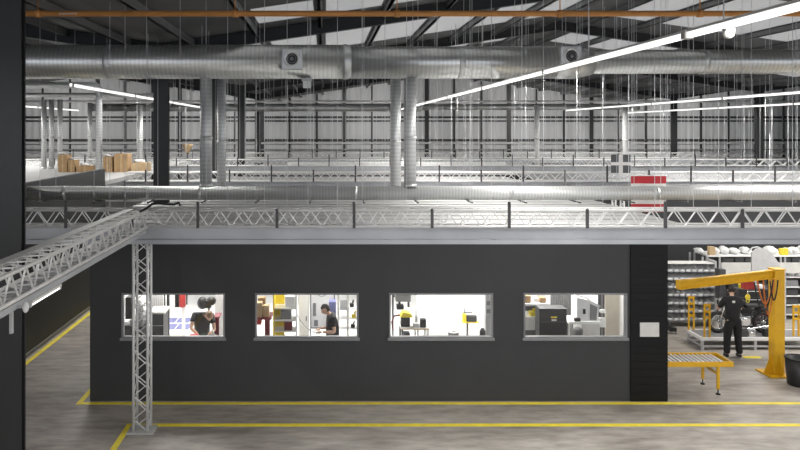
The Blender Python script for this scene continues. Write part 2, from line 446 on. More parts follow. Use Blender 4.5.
obj('lamp_head', B().ball((-3.21,7.72,3.79),.05,(.7,.7,1.2)), 'white', t); obj('bracket', B().box(-3.36,-3.33,7.66,7.70,3.52,3.7695), 'alu_dull', t); obj('bracket_arm', B().box(-3.30,-3.23,7.71,7.73,3.78,3.80), 'alu_dull', t)
# lattice columns
def lattice_column(label, x, y, ztop, w=.265):
    t = thing('truss_column', label, 'column', (x,y,0))
    b = B(); ch = lattice(b, Vector((x,y,.04)), Vector((x,y,ztop)), w, w, .46, .012, None)
    for p, q in ch: obj('chord', B().cyl(p, q, .026, n=8), 'alu', t)
    obj('lattice', b, 'alu', t)
    obj('base_plate', B().box(x-.25,x+.25,y-.20,y+.20,0,.025), 'alu_dull', t)
    return t
lattice_column('aluminium lattice column standing on the floor in front of the first window', PX(142,13.6), 13.62, 3.555)
lattice_column('lattice column behind the striped red and white flag', PX(613,23), 22.6, 3.9)
cable_pts = [P(140,212,13.15), P(147,208,13.15), P(152,204,13.1), P(158,203,13.1), P(165,204,13.1), P(174,204.5,13.1), P(179,202.5,13.1), P(180.5,206,13.1)]
one('power_cable', B().tube(cable_pts, .02), 'rubber', 'loose black cable lying across the joint of the two trusses', 'cable')

# ------------------------------------------------------------------ ducts and pipes
DY, DZ = 18.0, 7.38
t = thing('ventilation_duct', 'large silver spiral ventilation duct spanning the hall under the roof', 'duct', (-3,DY,DZ-.43))
r1, r2, r3 = .425, .40, .30
xa, xb, xc = PX(347,DY), PX(555,DY), PX(590,DY)
obj('duct_section', B().cyl((-16,DY,DZ),(xa-.1,DY,DZ),r1,n=36), 'duct', t)
obj('reducer', B().lathe((xa-.1,DY,DZ),(1,0,0),[(0,r1+.012),(.06,r1+.014),(.17,r2+.014),(.2,r2+.005)],36), 'duct_plain', t)
obj('duct_section', B().cyl((xa+.1,DY,DZ-.02),(xb,DY,DZ-.02),r2,n=36), 'duct', t)
obj('duct_section', B().cyl((xc,DY,DZ),(24,DY,DZ),r3,n=36), 'duct', t)
obj('reducer', B().lathe((xb-.02,DY,DZ-.02),(1,0,0),[(0,r2),(.3,r2+.01),(.5,r2+.01),(xc-xb+.06,r3+.005)],36), 'duct_plain', t)
for px in (110, 460, 702, 25): 
    rr = r1 if px < 340 else (r2 if px < 550 else r3)
    x = PX(px, DY); obj('collar', B().lathe((x-.07,DY,DZ-(.02 if rr==r2 else 0)),(1,0,0),[(0,rr),(.01,rr+.012),(.13,rr+.012),(.14,rr)],36), 'duct_plain', t)
for px, z in ((292,DZ+.03),(571,DZ+.1)):
    x = PX(px, DY-.4); y = DY - .36
    bs = obj('nozzle_box', B().rbox(x-.26,x+.26,y-.08,y+.25,z-.26,z+.26,.04), 'duct_plain', t)
    obj('nozzle_ring', B().torus((x,y-.1,z),(0,1,0),.175,.035,28,8), 'alu', bs)
    obj('nozzle_bowl', B().lathe((x,y-.085,z),(0,-1,0),[(0,.16),(.008,.16)],24), 'black', bs)
    obj('nozzle_core', B().ball((x,y-.10,z),.05).torus((x,y-.10,z),(0,1,0),.1,.008,20,6), 'mid_grey', bs)
PYY, PZZ = 18.0, 4.1
t = thing('silver_pipe', 'silver horizontal air pipe crossing the whole hall above the white roof', 'pipe', (0,PYY,PZZ-.18))
obj('pipe_run', B().cyl((-7.43,PYY,PZZ),(24,PYY,PZZ),.172,n=28), 'pipe_silver', t)
for px in (65,200,355,510,655,790):
    x = PX(px,PYY); obj('collar', B().cyl((x-.05,PYY,PZZ),(x+.05,PYY,PZZ),.180,n=28), 'duct_plain', t)
def drop(label, px, y, r, z0, z1, group=None, elbow=0, m_='duct_v'):
    x = PX(px, y)
    b = B()
    if elbow:
        R = r*1.8; pts = [(x,y,z0),(x,y,z1-R)]
        pts += [(x + math.copysign(R - R*math.cos(a), elbow), y, z1-R+R*math.sin(a)) for a in (.26,.52,.79,1.05,1.31,1.57)]
        pts.append((x+elbow,y,z1)); b.tube(pts, r, 16)
    else: b.cyl((x,y,z0),(x,y,z1),r,n=20)
    t = thing('drop_duct', label, 'duct', (x,y,z0), group)
    obj('duct_section', b, m_, t)
    zz = z0 + (z1-z0)*.45
    if not elbow: obj('collar', B().cyl((x,y,zz-.04),(x,y,zz+.04),r+.01,n=20), 'duct_plain', t)
    obj('foot_collar', B().cyl((x,y,z0),(x,y,z0+.08),r+.02,n=20), 'duct_plain', t)
    return t
drop('thicker vertical silver drop duct left of its pair near the dark column', 206, 18.0, .15, PZZ+.15, DZ-.41)
drop('slimmer vertical silver drop duct right of its pair near the dark column', 221.5, 20.4, .13, BZ+.1, 7.3)
drop('slimmer vertical silver drop duct of the pair above the middle windows', 395.5, 20.4, .15, BZ+.1, 7.3)
drop('thicker vertical silver drop duct of the pair above the middle windows', 410, 18.0, .15, PZZ+.15, DZ-.41)
drop('bent silver duct coming down in front of the cardboard boxes', 99, 25.5, .115, 3.9, PZ(85,25.5), elbow=-6)
for px, lab in ((44,'first'),(51.5,'second'),(60,'third')):
    drop('thin grey drop pipe, %s of three behind the cardboard boxes' % lab, px, 32.5, .115, 3.9, PZ(99.5,32.5), group='thin drop pipes behind the boxes')
drop('thin grey drop pipe between the three pipes and the bent duct', 90, 38, .12, 3.9, PZ(103,38))
drop('grey drop pipe beside the second dark column above roof', 140, 33, .13, 3.9, PZ(105,33))
drop('white vertical pipe near the dark cross flag', 625, 40, .13, 3.5, PZ(105,40), m_='pipe_white')
drop('white vertical pipe before the corrugated end wall above the last windows', 537, 39.5, .13, 3.64, PZ(105,39.5), m_='pipe_white')
one('header_pipe', B().cyl((-22,32.5,PZ(99.5,32.5)+.2),(-7.6,32.5,PZ(99.5,32.5)+.2),.1,n=14), 'duct_plain', 'thin horizontal grey header pipe feeding three drop pipes', 'pipe')
t = thing('rear_duct', 'long bright horizontal duct high before the corrugated end wall', 'duct', (5,45.9,PZ(107.5,45.9)-.2))
z = PZ(107.5,45.9)
obj('duct_section', B().cyl((-15,45.9,z),(6,45.9,z),.25,n=18), 'duct_plain', t); obj('duct_section', B().cyl((6,45.9,z+.03),(20,45.9,z+.03),.2,n=18), 'duct_plain', t); obj('collar', B().cyl((5.9,45.9,z),(6.1,45.9,z),.27,n=18), 'alu', t)
one('conduit_pipe', B().cyl((-24,41,PZ(101.5,41)),(34,41,PZ(101.5,41)),.06,n=10), 'alu', 'thin horizontal conduit running just above the long rear duct', 'pipe')
t = thing('rear_pipe', 'bright white horizontal pipe lying above the rear white roof', 'pipe', (1,38,3.64))
obj('pipe_run', B().cyl((-2,38,3.82),(9.5,38,3.82),.15,n=16), 'pipe_white', t)
obj('saddle', B().box(-.05,.05,37.9,38.1,3.64,3.7), 'mid_grey', t); obj('saddle', B().box(6.0,6.1,37.9,38.1,3.64,3.7), 'mid_grey', t)
OY = 13.0; oz = PZ(13.6,OY)
t = thing('sprinkler_pipe', 'orange sprinkler pipe running straight across just under the roof', 'pipe', (0,OY,oz-.06))
obj('pipe_run', B().cyl((-12,OY,oz),(16,OY,oz),.053,n=14), 'orange_pipe', t)
for px in (38, 397, 235, 560, 700): x = PX(px,OY); obj('coupling', B().cyl((x-.05,OY,oz),(x+.05,OY,oz),.068,n=14).cyl((x,OY,oz+.05),(x,OY,roof_z(x)-.01),.010,n=8), 'orange_pipe', t)
b = B(); x = PX(61,OY)
for i in range(6): b.cbox((x+i*.055,OY-.056,oz-.01),(.04,.006,.012),0,.7 if i%2 else -.7).cbox((x+i*.055+.018,OY-.056,oz-.01),(.04,.006,.012),0,-.7 if i%2 else .7)
obj('lettering', b, 'white', t, label='faint white lettering on the pipe')
t = thing('ceiling_sensor', 'small white sensor box hanging under the big silver duct', 'sensor', P(307,88,17.9))
c = P(307,88,17.9); obj('body', B().rbox(c.x-.1,c.x+.1,c.y-.1,c.y+.1,c.z,c.z+.17,.02), 'white', t); obj('mount', B().box(c.x-.13,c.x+.13,c.y-.1,c.y+.1,c.z+.17,DZ-.415), 'alu_dull', t)

# ------------------------------------------------------------------ strip lights
SLZ = H + 1.15
def area(name, loc, sx, sy, power, col=(1,.975,.94)):
    l = bpy.data.lights.new(name, 'AREA'); l.shape = 'RECTANGLE'; l.size = sx; l.size_y = sy; l.energy = power; l.color = col
    o = bpy.data.objects.new(name, l); COL.objects.link(o); o.location = loc; return o
def strip(label, x, y0, y1, power=None, w=.055, z=SLZ):
    t = thing('strip_light', label, 'light', (x,(y0+y1)/2,z-.07))
    obj('housing', B().box(x-w/2,x+w/2,y0,y1,z+.03,z+.06), 'white', t)
    obj('diffuser', B().box(x-w/2,x+w/2,y0,y1,z-.04,z+.03), 'lamp', t)
    n = max(2, round((y1-y0)/6))
    for i in range(n+1): yy = y0 + (y1-y0-.1)*i/n + .05; obj('coupler', B().box(x-w/2-.025,x+w/2+.025,yy-.05,yy+.05,z-.05,z+.062), 'off_white', t)
    area('strip_lamp', (x,(y0+y1)/2,z-.05), w*.8, y1-y0, power if power else 38*(y1-y0))
    return t
strip('bright long strip light slanting across the large silver duct', 4.43, -14, 43)
strip('long strip light hung over the crane side of the hall', 14.9, -14, 44.5)
strip('thin distant strip light beside the row of dark end columns', 21.5, 14, 52)
strip('added strip light out of view over the aisle, brightening the near floor', -6.6, -18, 6)  # added outside the view to lift the foreground floor
strip('strip light above the aisle partition behind the large duct', -6.6, 18.7, 43.5)
strip('farther strip light above the cardboard boxes', -15.2, 18.7, 44.5)
t = thing('dome_camera', 'white dome camera hanging under the slanting strip light', 'camera', P(735,26,8.0))
c = Vector((4.43,7.9,SLZ-.05)); obj('dome', B().ball((c.x+.0,c.y,c.z-.05),.06), 'white', t); obj('mount', B().cyl((c.x,c.y,c.z-.03),(c.x,c.y,c.z),.065), 'off_white', t)

# ------------------------------------------------------------------ suspension wires
wm = bpy.data.meshes.new('wire'); bb = B().cyl((0,0,0),(0,0,1),1,n=5); bb.bm.to_mesh(wm); bb.bm.free(); wm.materials.append(M['steel_wire'])
def wire(x, y, z0, r, label, group):
    o = bpy.data.objects.new('suspension_wire', wm); COL.objects.link(o)
    o.location = (x,y,z0); o.scale = (r, r, roof_z(x)-z0-.005)
    tag(o, label, 'wire', group)
def clear(x, y): return not any(abs(y-q) < .35 and False for q in YS)
x = -4.6
while x < 9.2:
    if abs(x+4.4) > .4: wire(x, TY+random.choice((-.18,.18)), 4.22, .005, 'thin steel wire from the roof to the truss above the windows', 'wires of the truss above the windows')
    x += random.choice((.40,.55,.62,.28,.48))
x = -7.0
for i in range(15):
    xx = PX(40+i*54, 17.45); wire(xx, 17.45, 3.93, .0055, 'thin steel wire passing in front of the large duct to a pipe hanger', 'wires in front of the large duct')
    xx2 = xx
    hb = B().box(xx2-.02,xx2+.02,17.42,18.5,PZZ-.20,PZZ-.172)
    wire(xx2, 18.48, 3.93, .005, 'thin steel wire behind the large duct holding a pipe hanger', 'wires behind the large duct')
    if i == 0: hang = one('pipe_hanger', hb, 'dark_grey', 'flat steel hanger bar under the horizontal silver pipe', 'hanger', 'hanger bars under the silver pipe')
    else: hb.bm.free(); dup(hang, (xx2, hang.location.y, hang.location.z))
for y, xa, xb, st, r, what in ((25.1,-6.5,17.5,.36,.0055,'truss just behind the silver pipe'), (35.6,-10,23,.6,.007,'truss between the white roofs'), (45.4,-12,29,.8,.008,'most distant truss')):
    x = xa
    while x < xb:
        wire(x, y+random.choice((-.18,.18)), 4.21, r, 'thin steel wire from the roof down to the %s' % what, 'wires of the ' + what)
        x += st * random.uniform(.5, 1.5)
for sx, y0, y1, what in ((4.43,8,43,'slanting bright strip light'), (14.9,18,44,'crane side strip light'), (21.5,28,52,'thin distant strip light'), (-6.6,19,43,'strip light over the aisle partition')):
    y = y0
    while y < y1:
        wire(sx, y, SLZ+.06, .006+.0002*y, 'short steel wire holding the %s' % what, 'wires of the ' + what); y += 4.1

# ------------------------------------------------------------------ flags
fy = 18.7
t = thing('striped_flag', 'red and white horizontally striped flag hanging behind the silver pipe', 'flag', P(648,210,fy))
x0, x1 = PX(631,fy), PX(666.5,fy)
zz = [PZ(v,fy) for v in (176,183.5,204,212)]
def wavy(x0, x1, y, z0, z1, amp=.02):
    b = B(); n = 14; A = []; th = .006
    for i in range(n+1):
        f = i/n; x = x0+(x1-x0)*f; yy = y + amp*math.sin(f*7)
        A.append([b.bm.verts.new((x,yy+o,z)) for o,z in ((0,z0),(0,z1),(th,z1),(th,z0))])
    for p, q in zip(A, A[1:]):
        for k in range(4): b.bm.faces.new((p[k],q[k],q[(k+1)%4],p[(k+1)%4]))
    b.bm.faces.new(A[0]); b.bm.faces.new(A[-1][::-1]); return b
obj('stripe', wavy(x0,x1,fy,zz[1],zz[0]), 'flag_red', t); obj('stripe', wavy(x0,x1,fy,zz[2],zz[1]), 'flag_white', t); obj('stripe', wavy(x0,x1,fy,zz[3],zz[2]), 'flag_red', t)
obj('flag_rod', B().cyl((x0-.03,fy,zz[0]+.01),(x1+.03,fy,zz[0]+.01),.012), 'alu', t)
for xx in (x0+.02, x1-.02): wire(xx, fy, zz[0]+.02, .006, 'thin steel wire from which the striped flag hangs', 'wires of the striped flag')
fy = 24.6
t = thing('cross_flag', 'dark grey flag with white cross standing above the truss', 'flag', P(620.5,173,fy))
x0, x1 = PX(611,fy), PX(630.5,fy); z0, z1 = PZ(173,fy), PZ(154.5,fy)
xm, zm = (x0+x1)/2, (z0+z1)/2
obj('field', B().box(x0,x1,fy,fy+.01,z0,z1), 'flag_grey', t)
obj('cross', B().box(xm-.07,xm+.07,fy-.006,fy,z0,z1).box(x0,xm-.07,fy-.006,fy,zm-.055,zm+.055).box(xm+.07,x1,fy-.006,fy,zm-.055,zm+.055), 'flag_white', t)
obj('flag_pole', B().cyl((x0+.01,fy+.02,3.9),(x0+.01,fy+.02,z1+.02),.012).cyl((x1-.01,fy+.02,3.9),(x1-.01,fy+.02,z1+.02),.012), 'alu', t)

# ------------------------------------------------------------------ things standing on the roofs
def carton(label, px0, px1, ytop, y, z0, dep=.6, m_='cardboard', group='cartons on the white roof'):
    x0, x1 = PX(px0,y), PX(px1,y); z1 = PZ(ytop,y)
    t = thing('cardboard_box', label, 'box', ((x0+x1)/2,y+dep/2,z0), group)
    obj('carton', B().rbox(x0,x1,y,y+dep,z0,z1,.01), m_, t)
    obj('tape', B().box((x0+x1)/2-.03,(x0+x1)/2+.03,y-.004,y-.0005,z0+.01,z1-.01).box((x0+x1)/2-.03,(x0+x1)/2+.03,y,y+dep,z1+.0002,z1+.004), 'tan', t)
ry = 30.0
carton('large brown cardboard box farthest from the bent duct', 58, 67, 155, ry, 3.9)
carton('brown cardboard box in the middle beside the white bag', 68, 74.5, 160, ry, 3.9)
carton('flat brown cardboard box lying low before the bent duct', 76, 93, 166, ry, 3.9)
carton('brown cardboard box just behind the bent duct', 103, 112, 157, ry, 3.9)
carton('tall brown cardboard stack box beyond the partition end', 114, 128, 154, ry, 3.9)
carton('pale low carton beside the tall brown box', 131, 148, 163, ry, 3.9, m_='tan')
for (px, py, w_, lab) in ((62,154,.30,'white plastic bag lying on the large cardboard box'), (71,158.8,.26,'white plastic bag on the middle cardboard box'), (84,164.8,.35,'white wrapping lying on the flat cardboard box'), (107,156,.28,'white wrapping on the box behind the bent duct'), (139,161.5,.45,'white wrapping lying on the pale low carton')):
    c = P(px, py+1, ry+.3); b = B()
    z = {62:155,71:160,84:166,107:157,139:163}[px]
    zb = PZ(z, ry)
    b.ball((c.x,c.y,zb+.06),.5*w_,(1,.8,.35),10).ball((c.x+.3*w_,c.y,zb+.045),.3*w_,(1,.8,.45),10)
    for v in b.bm.verts:
        v.co += Vector((random.uniform(-.02,.02),random.uniform(-.02,.02),random.uniform(-.015,.02)))
        v.co.z = max(v.co.z, zb+.004)
    one('plastic_bag', b, 'white', lab, 'bag')
c = P(187.5,153,41); t = thing('yellow_hopper', 'yellow tapered hopper standing on the rear roof beyond column', 'hopper', (c.x,41,3.6))
obj('hopper', B().lathe((c.x,41,c.z),(0,0,1),[(0,.1),(.45,.3),(.5,.3)],4), 'tan', t); obj('stand', B().cyl((c.x,41,3.6),(c.x,41,c.z),.05), 'dark_grey', t)
t.location.z = 3.6
struct('roof_slab_hopper', B().box(c.x-2,c.x+2.2,40,43,3.5,3.6), 'grey_roof')

# ------------------------------------------------------------------ right-hand corner: conveyor
t = thing('roller_conveyor', 'short yellow roller conveyor standing beside the black boarded panel', 'conveyor', (8,15.75,0))
cx0, cx1, cy0, cy1, cz = 7.25, 8.73, 15.43, 16.12, .70
obj('side_rail', B().box(cx0,cx1,cy0,cy0+.05,cz-.10,cz), 'yellow', t); obj('side_rail', B().box(cx0,cx1,cy1-.05,cy1,cz-.10,cz), 'yellow', t)
obj('end_plate', B().box(cx1,cx1+.03,cy0,cy1,cz-.10,cz), 'yellow', t)
obj('shade_sheet', B().box(cx0,cx1,cy0+.05,cy1-.05,cz-.10,cz-.085), 'black', t, label='black sheet standing in for shade under the rollers')  # black sheet put in as the shade between the rollers
n = 14
for i in range(n):
    x = cx0+.06 + i*(cx1-cx0-.1)/n
    obj('roller', B().cyl((x,cy0+.05,cz-.035),(x,cy1-.05,cz-.035),.021,n=10), 'white', t, label='pale steel roller')
for lx in (8.44, 7.29):
    for ly in (cy0+.03, cy1-.03):
        lg = obj('leg', B().box(lx-.025,lx+.025,ly-.025,ly+.025,.12,cz-.10), 'yellow', t)
        obj('foot', B().cyl((lx,ly,.03),(lx,ly,.12),.012).lathe((lx,ly,0),(0,0,1),[(0,.05),(.02,.05),(.035,.02)],12), 'black', lg, label='black levelling foot')
    obj('crossbar', B().box(lx-.02,lx+.02,cy0+.05,cy1-.05,.42,.46), 'yellow', t)
# jib crane
kx, ky, kh = 10.5, 16.74, .12
t = thing('jib_crane', 'yellow jib crane with square post and long tapered arm', 'crane', (kx,ky,0))
obj('base_plate', B().rbox(kx-.32,kx+.12,ky-.29,ky+.3,0,.035,.008), 'yellow', t)
zt_ = 2.44
obj('post', B().rbox(kx-kh,kx+kh,ky-kh,ky+kh,.035,zt_,.015), 'yellow', t)
for dx, dy in ((-.22,0),(0,-.22)):
    b = B(); 
    if dx: b.prism([(kx-.30,.035),(kx-kh,.035),(kx-kh,.48)], ky-.012, ky+.012)
    else: b.prism_x([(ky-.28,.035),(ky-kh,.035),(ky-kh,.48)], kx-.012, kx+.012)
    obj('gusset', b, 'yellow', t)
a, e = Vector((kx-kh,ky-.05,zt_-.10)), Vector((7.62,15.52,zt_-.10))
ang = math.atan2(e.y-a.y, e.x-a.x); L = (e-a).length; mid = (a+e)/2
obj('arm', B().cbox(mid,(L,.03,.16),ang).cbox(mid+Vector((0,0,.085)),(L,.12,.025),ang).cbox(mid-Vector((0,0,.085)),(L,.12,.025),ang), 'yellow', t)
obj('end_stop', B().cbox(e,(.03,.12,.19),ang), 'yellow', t)
obj('cap', B().rbox(kx-.14,kx+.14,ky-.14,ky+.14,zt_,zt_+.025,.01), 'yellow', t)
q = a + (e-a)*.28
t = thing('chain_hoist', 'small red chain hoist hanging under the yellow crane arm', 'hoist', q-Vector((0,0,.6)))
obj('motor_body', B().rbox(q.x-.12,q.x+.12,q.y-.08,q.y+.08,q.z-.27,q.z-.10,.02), 'red', t); obj('hook_block', B().ball((q.x,q.y,q.z-.46),.055,(1,.8,1.3)).torus((q.x,q.y,q.z-.55),(0,1,0),.035,.01,14,6), 'bright_yellow', t); obj('chain', B().cyl((q.x,q.y,q.z-.42),(q.x,q.y,q.z-.27),.012), 'chrome', t)
for k_, (f0, f1, dz, m_, nm, lab) in enumerate(((.02,.2,.55,'orange','air_hose','orange air hose looping beneath the crane arm at its post'),(.03,.15,.8,'orange','air_hose','longer orange air hose hanging lowest beneath the crane arm'),(.05,.26,.7,'rubber','power_cable','black cable looping beneath the crane arm beside orange hoses'),(.01,.1,.45,'rubber','power_cable','short black cable looping tight against the crane post'))):
    p0, p1 = a+(e-a)*f0, a+(e-a)*f1; pts = []
    oy = -.09 - .045*k_
    for i in range(13):
        u = i/12; p = p0.lerp(p1,u); pts.append((p.x,p.y+oy,p.z-.09-dz*4*u*(1-u)))
    one(nm, B().tube(pts,.016,6), m_, lab, 'hose' if m_=='orange' else 'cable')
t = thing('black_bucket', 'round black waste bin standing beside the yellow crane post', 'bin', (10.56,16.04,0))
obj('body', B().lathe((10.56,16.04,0),(0,0,1),[(0,.22),(.02,.235),(.6,.275),(.6,.262),(.05,.22),(.045,.02)],28), 'black', t); obj('rim', B().torus((10.56,16.04,.6),(0,0,1),.275,.018,28,8), 'black', t)
tag(one('crumpled_paper', B().ball((10.53,16.02,.10),.05,(1,1,1)), 'white', 'white crumpled paper inside the round black bin', 'paper'))
# bin rack
rx0, rx1, ry0 = 9.35, PX(716,20.7), 20.7
t = thing('bin_rack', 'grey steel rack of small bins beside the black boarded panel', 'rack', ((rx0+rx1)/2,21.0,0))
for x in (rx0, rx1): obj('upright', B().box(x-.02,x+.02,ry0,ry0+.5,0,1.9), 'light_grey', t)
pitch = .233; rows = 7
obj('back_panel', B().box(rx0+.02,rx1-.02,ry0+.44,ry0+.47,.2,1.83), 'dark_grey', t)
for i in range(rows+1):
    z = 1.83 - i*pitch; obj('shelf', B().box(rx0+.02,rx1-.02,ry0,ry0+.44,z-.012,z), 'mid_grey' if i else 'off_white', t)
def bin_bm():
    b = B(); w, d, h_ = .135, .34, .14; tk = .006
    b.box(-w/2,w/2,0,d,0,tk)
    for s in (-1,1):
        xx = s*(w/2-tk/2)
        b.prism_x([(0,tk),(d,tk),(d,h_),(.09,h_),(0,.075)], xx-tk/2, xx+tk/2)
    b.box(-w/2+tk,w/2-tk,d-tk,d,tk,h_); b.box(-w/2+tk,w/2-tk,0,tk,tk,.06); return b
ordn = ['first','second','third','fourth','fifth','sixth','seventh','eighth','ninth']
proto = None
for i in range(rows):
    z = 1.83 - (i+1)*pitch + .001
    for j in range(8):
        x = PX(668.5,20.7)+.06 + j*.172
        if x > rx1-.1: continue
        lab = 'grey bin, %s from the black panel on shelf row %s of the rack' % (ordn[j], ['one','two','three','four','five','six','seven'][i])
        if proto is None:
            bb = bin_bm(); bmesh.ops.translate(bb.bm, verts=bb.bm.verts[:], vec=Vector((x,ry0+.01,z)))
            proto = thing('storage_bin', lab, 'bin', (x,ry0+.01,z), 'grey bins on the bin rack')
            obj('tray', bb, 'bin', proto)
            obj('label_card', B().box(x-.04,x+.04,ry0+.004,ry0+.0095,z+.02,z+.055), 'white', proto)
        else:
            dup(proto, (x,ry0+.01,z), lab)
# white storage rack behind
wy = 21.5
wx0, wx1 = PX(694,wy+.8), 16.5
t = thing('storage_rack', 'long white storage rack under the dark wall behind the crane', 'rack', ((wx0+wx1)/2,wy+.4,0))
topz = PZ(255.5,wy)
for i, x in enumerate((wx0, PX(703,wy), PX(720,wy), 13.62, 13.75, 15.1, wx1)):
    obj('upright', B().box(x-.02,x+.02,wy,wy+.05,0,topz-.041).box(x-.02,x+.02,wy+.75,wy+.8,0,topz-.041), 'light_grey', t)
topz = PZ(255.5,wy)
obj('shelf', B().box(wx0,wx1,wy,wy+.8,topz-.04,topz), 'white', t)
obj('header_panel', B().box(PX(721,wy),PX(806,wy),wy-.03,wy-.001,PZ(273,wy),PZ(262.5,wy)), 'off_white', t)
for yv in (264,277,287,296,305,314.5,324):
    obj('shelf', B().box(13.75 if yv>0 else 0,wx1,wy,wy+.8,PZ(yv,wy)-.025,PZ(yv,wy)), 'white', t)
obj('shelf', B().box(wx0,13.7,wy,wy+.8,PZ(273,wy)-.03,PZ(273,wy)), 'white', t)
obj('shelf', B().box(PX(716,wy)+.02,13.7,wy,wy+.8,PZ(299,wy)-.03,PZ(299,wy)), 'light_grey', t); obj('shelf', B().box(PX(716,wy)+.02,13.7,wy,wy+.8,PZ(323,wy)-.03,PZ(323,wy)), 'light_grey', t)
def lump(label, px, w_, hgt, z, y, name='wrapped_parcel', m_='white', cat='parcel', group='white wrapped parcels on the rack top'):
    b = B().ball((PX(px,y),y,z+hgt*.45),1,(w_/2,.25,hgt*.55),12)
    for v in b.bm.verts:
        v.co += Vector((random.uniform(-.03,.03),random.uniform(-.02,.02),random.uniform(-.015,.015))); v.co.z = max(v.co.z, z+.002)
    one(name, b, m_, label, cat, group)
where = ['at the open end','beside the brown box','next to the rack upright','over the black crates','just before the curved grey hood','just past the curved grey hood','beside the yellow box','past the yellow box','farthest along']
for i, px in enumerate((699,714.5,723,733.5,745,770,787,793.5,802)):
    lump('white wrapped parcel lying on the storage rack top %s' % where[i], px, (.24,.22,.22,.28,.26,.34,.15,.16,.2)[i], .17+.03*(i%3), topz, wy+.35)
for px, w_, hgt, lab in ((707.5,.18,.26,'brown round-topped box on rack top near the bin rack'),(779,.22,.2,'yellow box on rack top beyond the curved grey hood')):
    x = PX(px,wy+.3); one('small_box', B().rbox(x-w_/2,x+w_/2,wy+.02,wy+.16,topz+.001,topz+hgt,.02), 'tan' if px<750 else 'bright_yellow', lab, 'box')
for i, (px0, px1, lab) in enumerate(((722,733,'black crate under the rack top beside the upright'),(734,743,'black crate under the rack top in the middle of three'),(744,752,'black crate under the rack top closest to the hood'),(782,790,'black crate under the rack top past the crane post'),(791,799,'black crate under the rack top farthest past the crane post'))):
    x0, x1 = PX(px0,wy+.1), PX(px1,wy+.1); z0 = PZ(273,wy)+.002
    one('black_crate', B().rbox(x0,x1,wy+.05,wy+.6,z0 if px0<780 else PZ(264,wy)+.002,topz-.07,.015), 'dark_grey', lab, 'crate', 'black crates in the storage rack')
sides = ['second','third','fourth','fifth','sixth']
for i, yv in enumerate((287,296,305,314.5,324)):
    z = PZ(yv,wy)+.002
    for j in range(3):
        x0 = 13.83 + j*.42
        one('black_crate', B().rbox(x0,x0+.36,wy+.08,wy+.6,z,z+.19,.015), 'dark_grey' if (i+j)%3 else 'mid_grey', 'dark crate, %s along shelf %s below top of rack past the crane' % (ordn[j], ['two','three','four','five','six'][i]), 'crate', 'black crates in the storage rack')
for i, yv in enumerate((299, 323)):
    for j in range(6):
        x0 = PX(722,wy) + j*.285; z = PZ(yv,wy)+.002
        one('black_crate', B().rbox(x0,x0+.26,wy+.03,wy+.5,z,z+((.40 if i else .30)+.06*((i+j*2)%3)),.015), 'dark_grey' if (i+2*j)%3 else 'black', 'dark crate, %s along the %s shelf behind the motorcycle' % (ordn[j], ['upper','lower'][i]), 'crate', 'dark crates behind the motorcycle')
for j in range(3):
    lump('white wrapped parcel %s along the shelf past the crane post' % ordn[j], 788.5+j*6.5, .15, .13, PZ(277,wy)+.002, wy+.04+.2, group='white parcels on the shelf past the crane')
# curved grey hood
hy = 20.0
pts = [(752,271),(752,252.5),(757,248.8),(762,248.2),(768,251),(774,256),(778.5,262.5),(782,271)]
t = thing('curved_hood', 'light grey curved sheet hood rising behind the crane arm', 'hood', (PX(767,hy),hy,0))
obj('side_sheet', B().prism([(PX(x,hy),PZ(y,hy)) for x,y in pts], hy, hy+.05), 'light_grey', t)
obj('rim', B().tube([(PX(x,hy),hy+.2,PZ(y,hy)) for x,y in pts[1:]], .02), 'alu_dull', t)
obj('stand', B().box(PX(756,hy),PX(756,hy)+.05,hy+.06,hy+.11,0,PZ(262,hy)).box(PX(776,hy),PX(776,hy)+.05,hy+.06,hy+.11,0,PZ(265,hy)), 'alu_dull', t)
# low platform
bx0, bx1, by0, by1, bz = 9.70, 12.7, 18.55, 19.35, .32
t = thing('work_platform', 'low white platform table carrying the motorcycle', 'platform', ((bx0+bx1)/2,(by0+by1)/2,0))
obj('deck', B().box(bx0+.06,bx1-.06,by0+.06,by1-.06,bz-.05,bz), 'mid_grey', t)
obj('deck_frame', B().box(bx0,bx1,by0,by0+.06,bz-.07,bz).box(bx0,bx1,by1-.06,by1,bz-.07,bz).box(bx0,bx0+.06,by0+.06,by1-.06,bz-.07,bz).box(bx1-.06,bx1,by0+.06,by1-.06,bz-.07,bz), 'white', t)
for x in (bx0+.04, bx0+1.4, bx1-.04):
    for y in (by0+.04, by1-.04): obj('leg', B().box(x-.03,x+.03,y-.03,y+.03,0,bz-.07), 'light_grey', t)
obj('lower_rail', B().box(bx0+.07,bx1-.07,by0+.02,by0+.06,.07,.12).box(bx0+.07,bx1-.07,by1-.06,by1-.02,.07,.12), 'light_grey', t)
obj('lower_rail', B().box(bx0+.02,bx0+.06,by0+.07,by1-.07,.07,.12), 'light_grey', t)
def ypost(label, x, y, ztop, z0=bz):
    t = thing('slotted_post', label, 'post', (x,y,z0))
    b = B(); b.box(x-.085,x-.05,y-.02,y+.02,z0,ztop); b.box(x+.05,x+.085,y-.02,y+.02,z0,ztop)
    obj('upright', b, 'yellow', t); z = ztop-.04
    while z > z0+.35: obj('rung', B().box(x-.05,x+.05,y-.015,y+.015,z-.03,z+.03), 'yellow', t); z -= .16
ypost('yellow slotted post at the rear corner of the white platform', PX(689,19.3)+.05, 19.28, PZ(296,19.28))
ypost('yellow slotted post at the front corner nearest the conveyor', PX(707.5,18.6), 18.62, PZ(304,18.6))
ypost('yellow slotted post on the platform past the crane post', PX(796,18.7), 18.7, PZ(305,18.7))
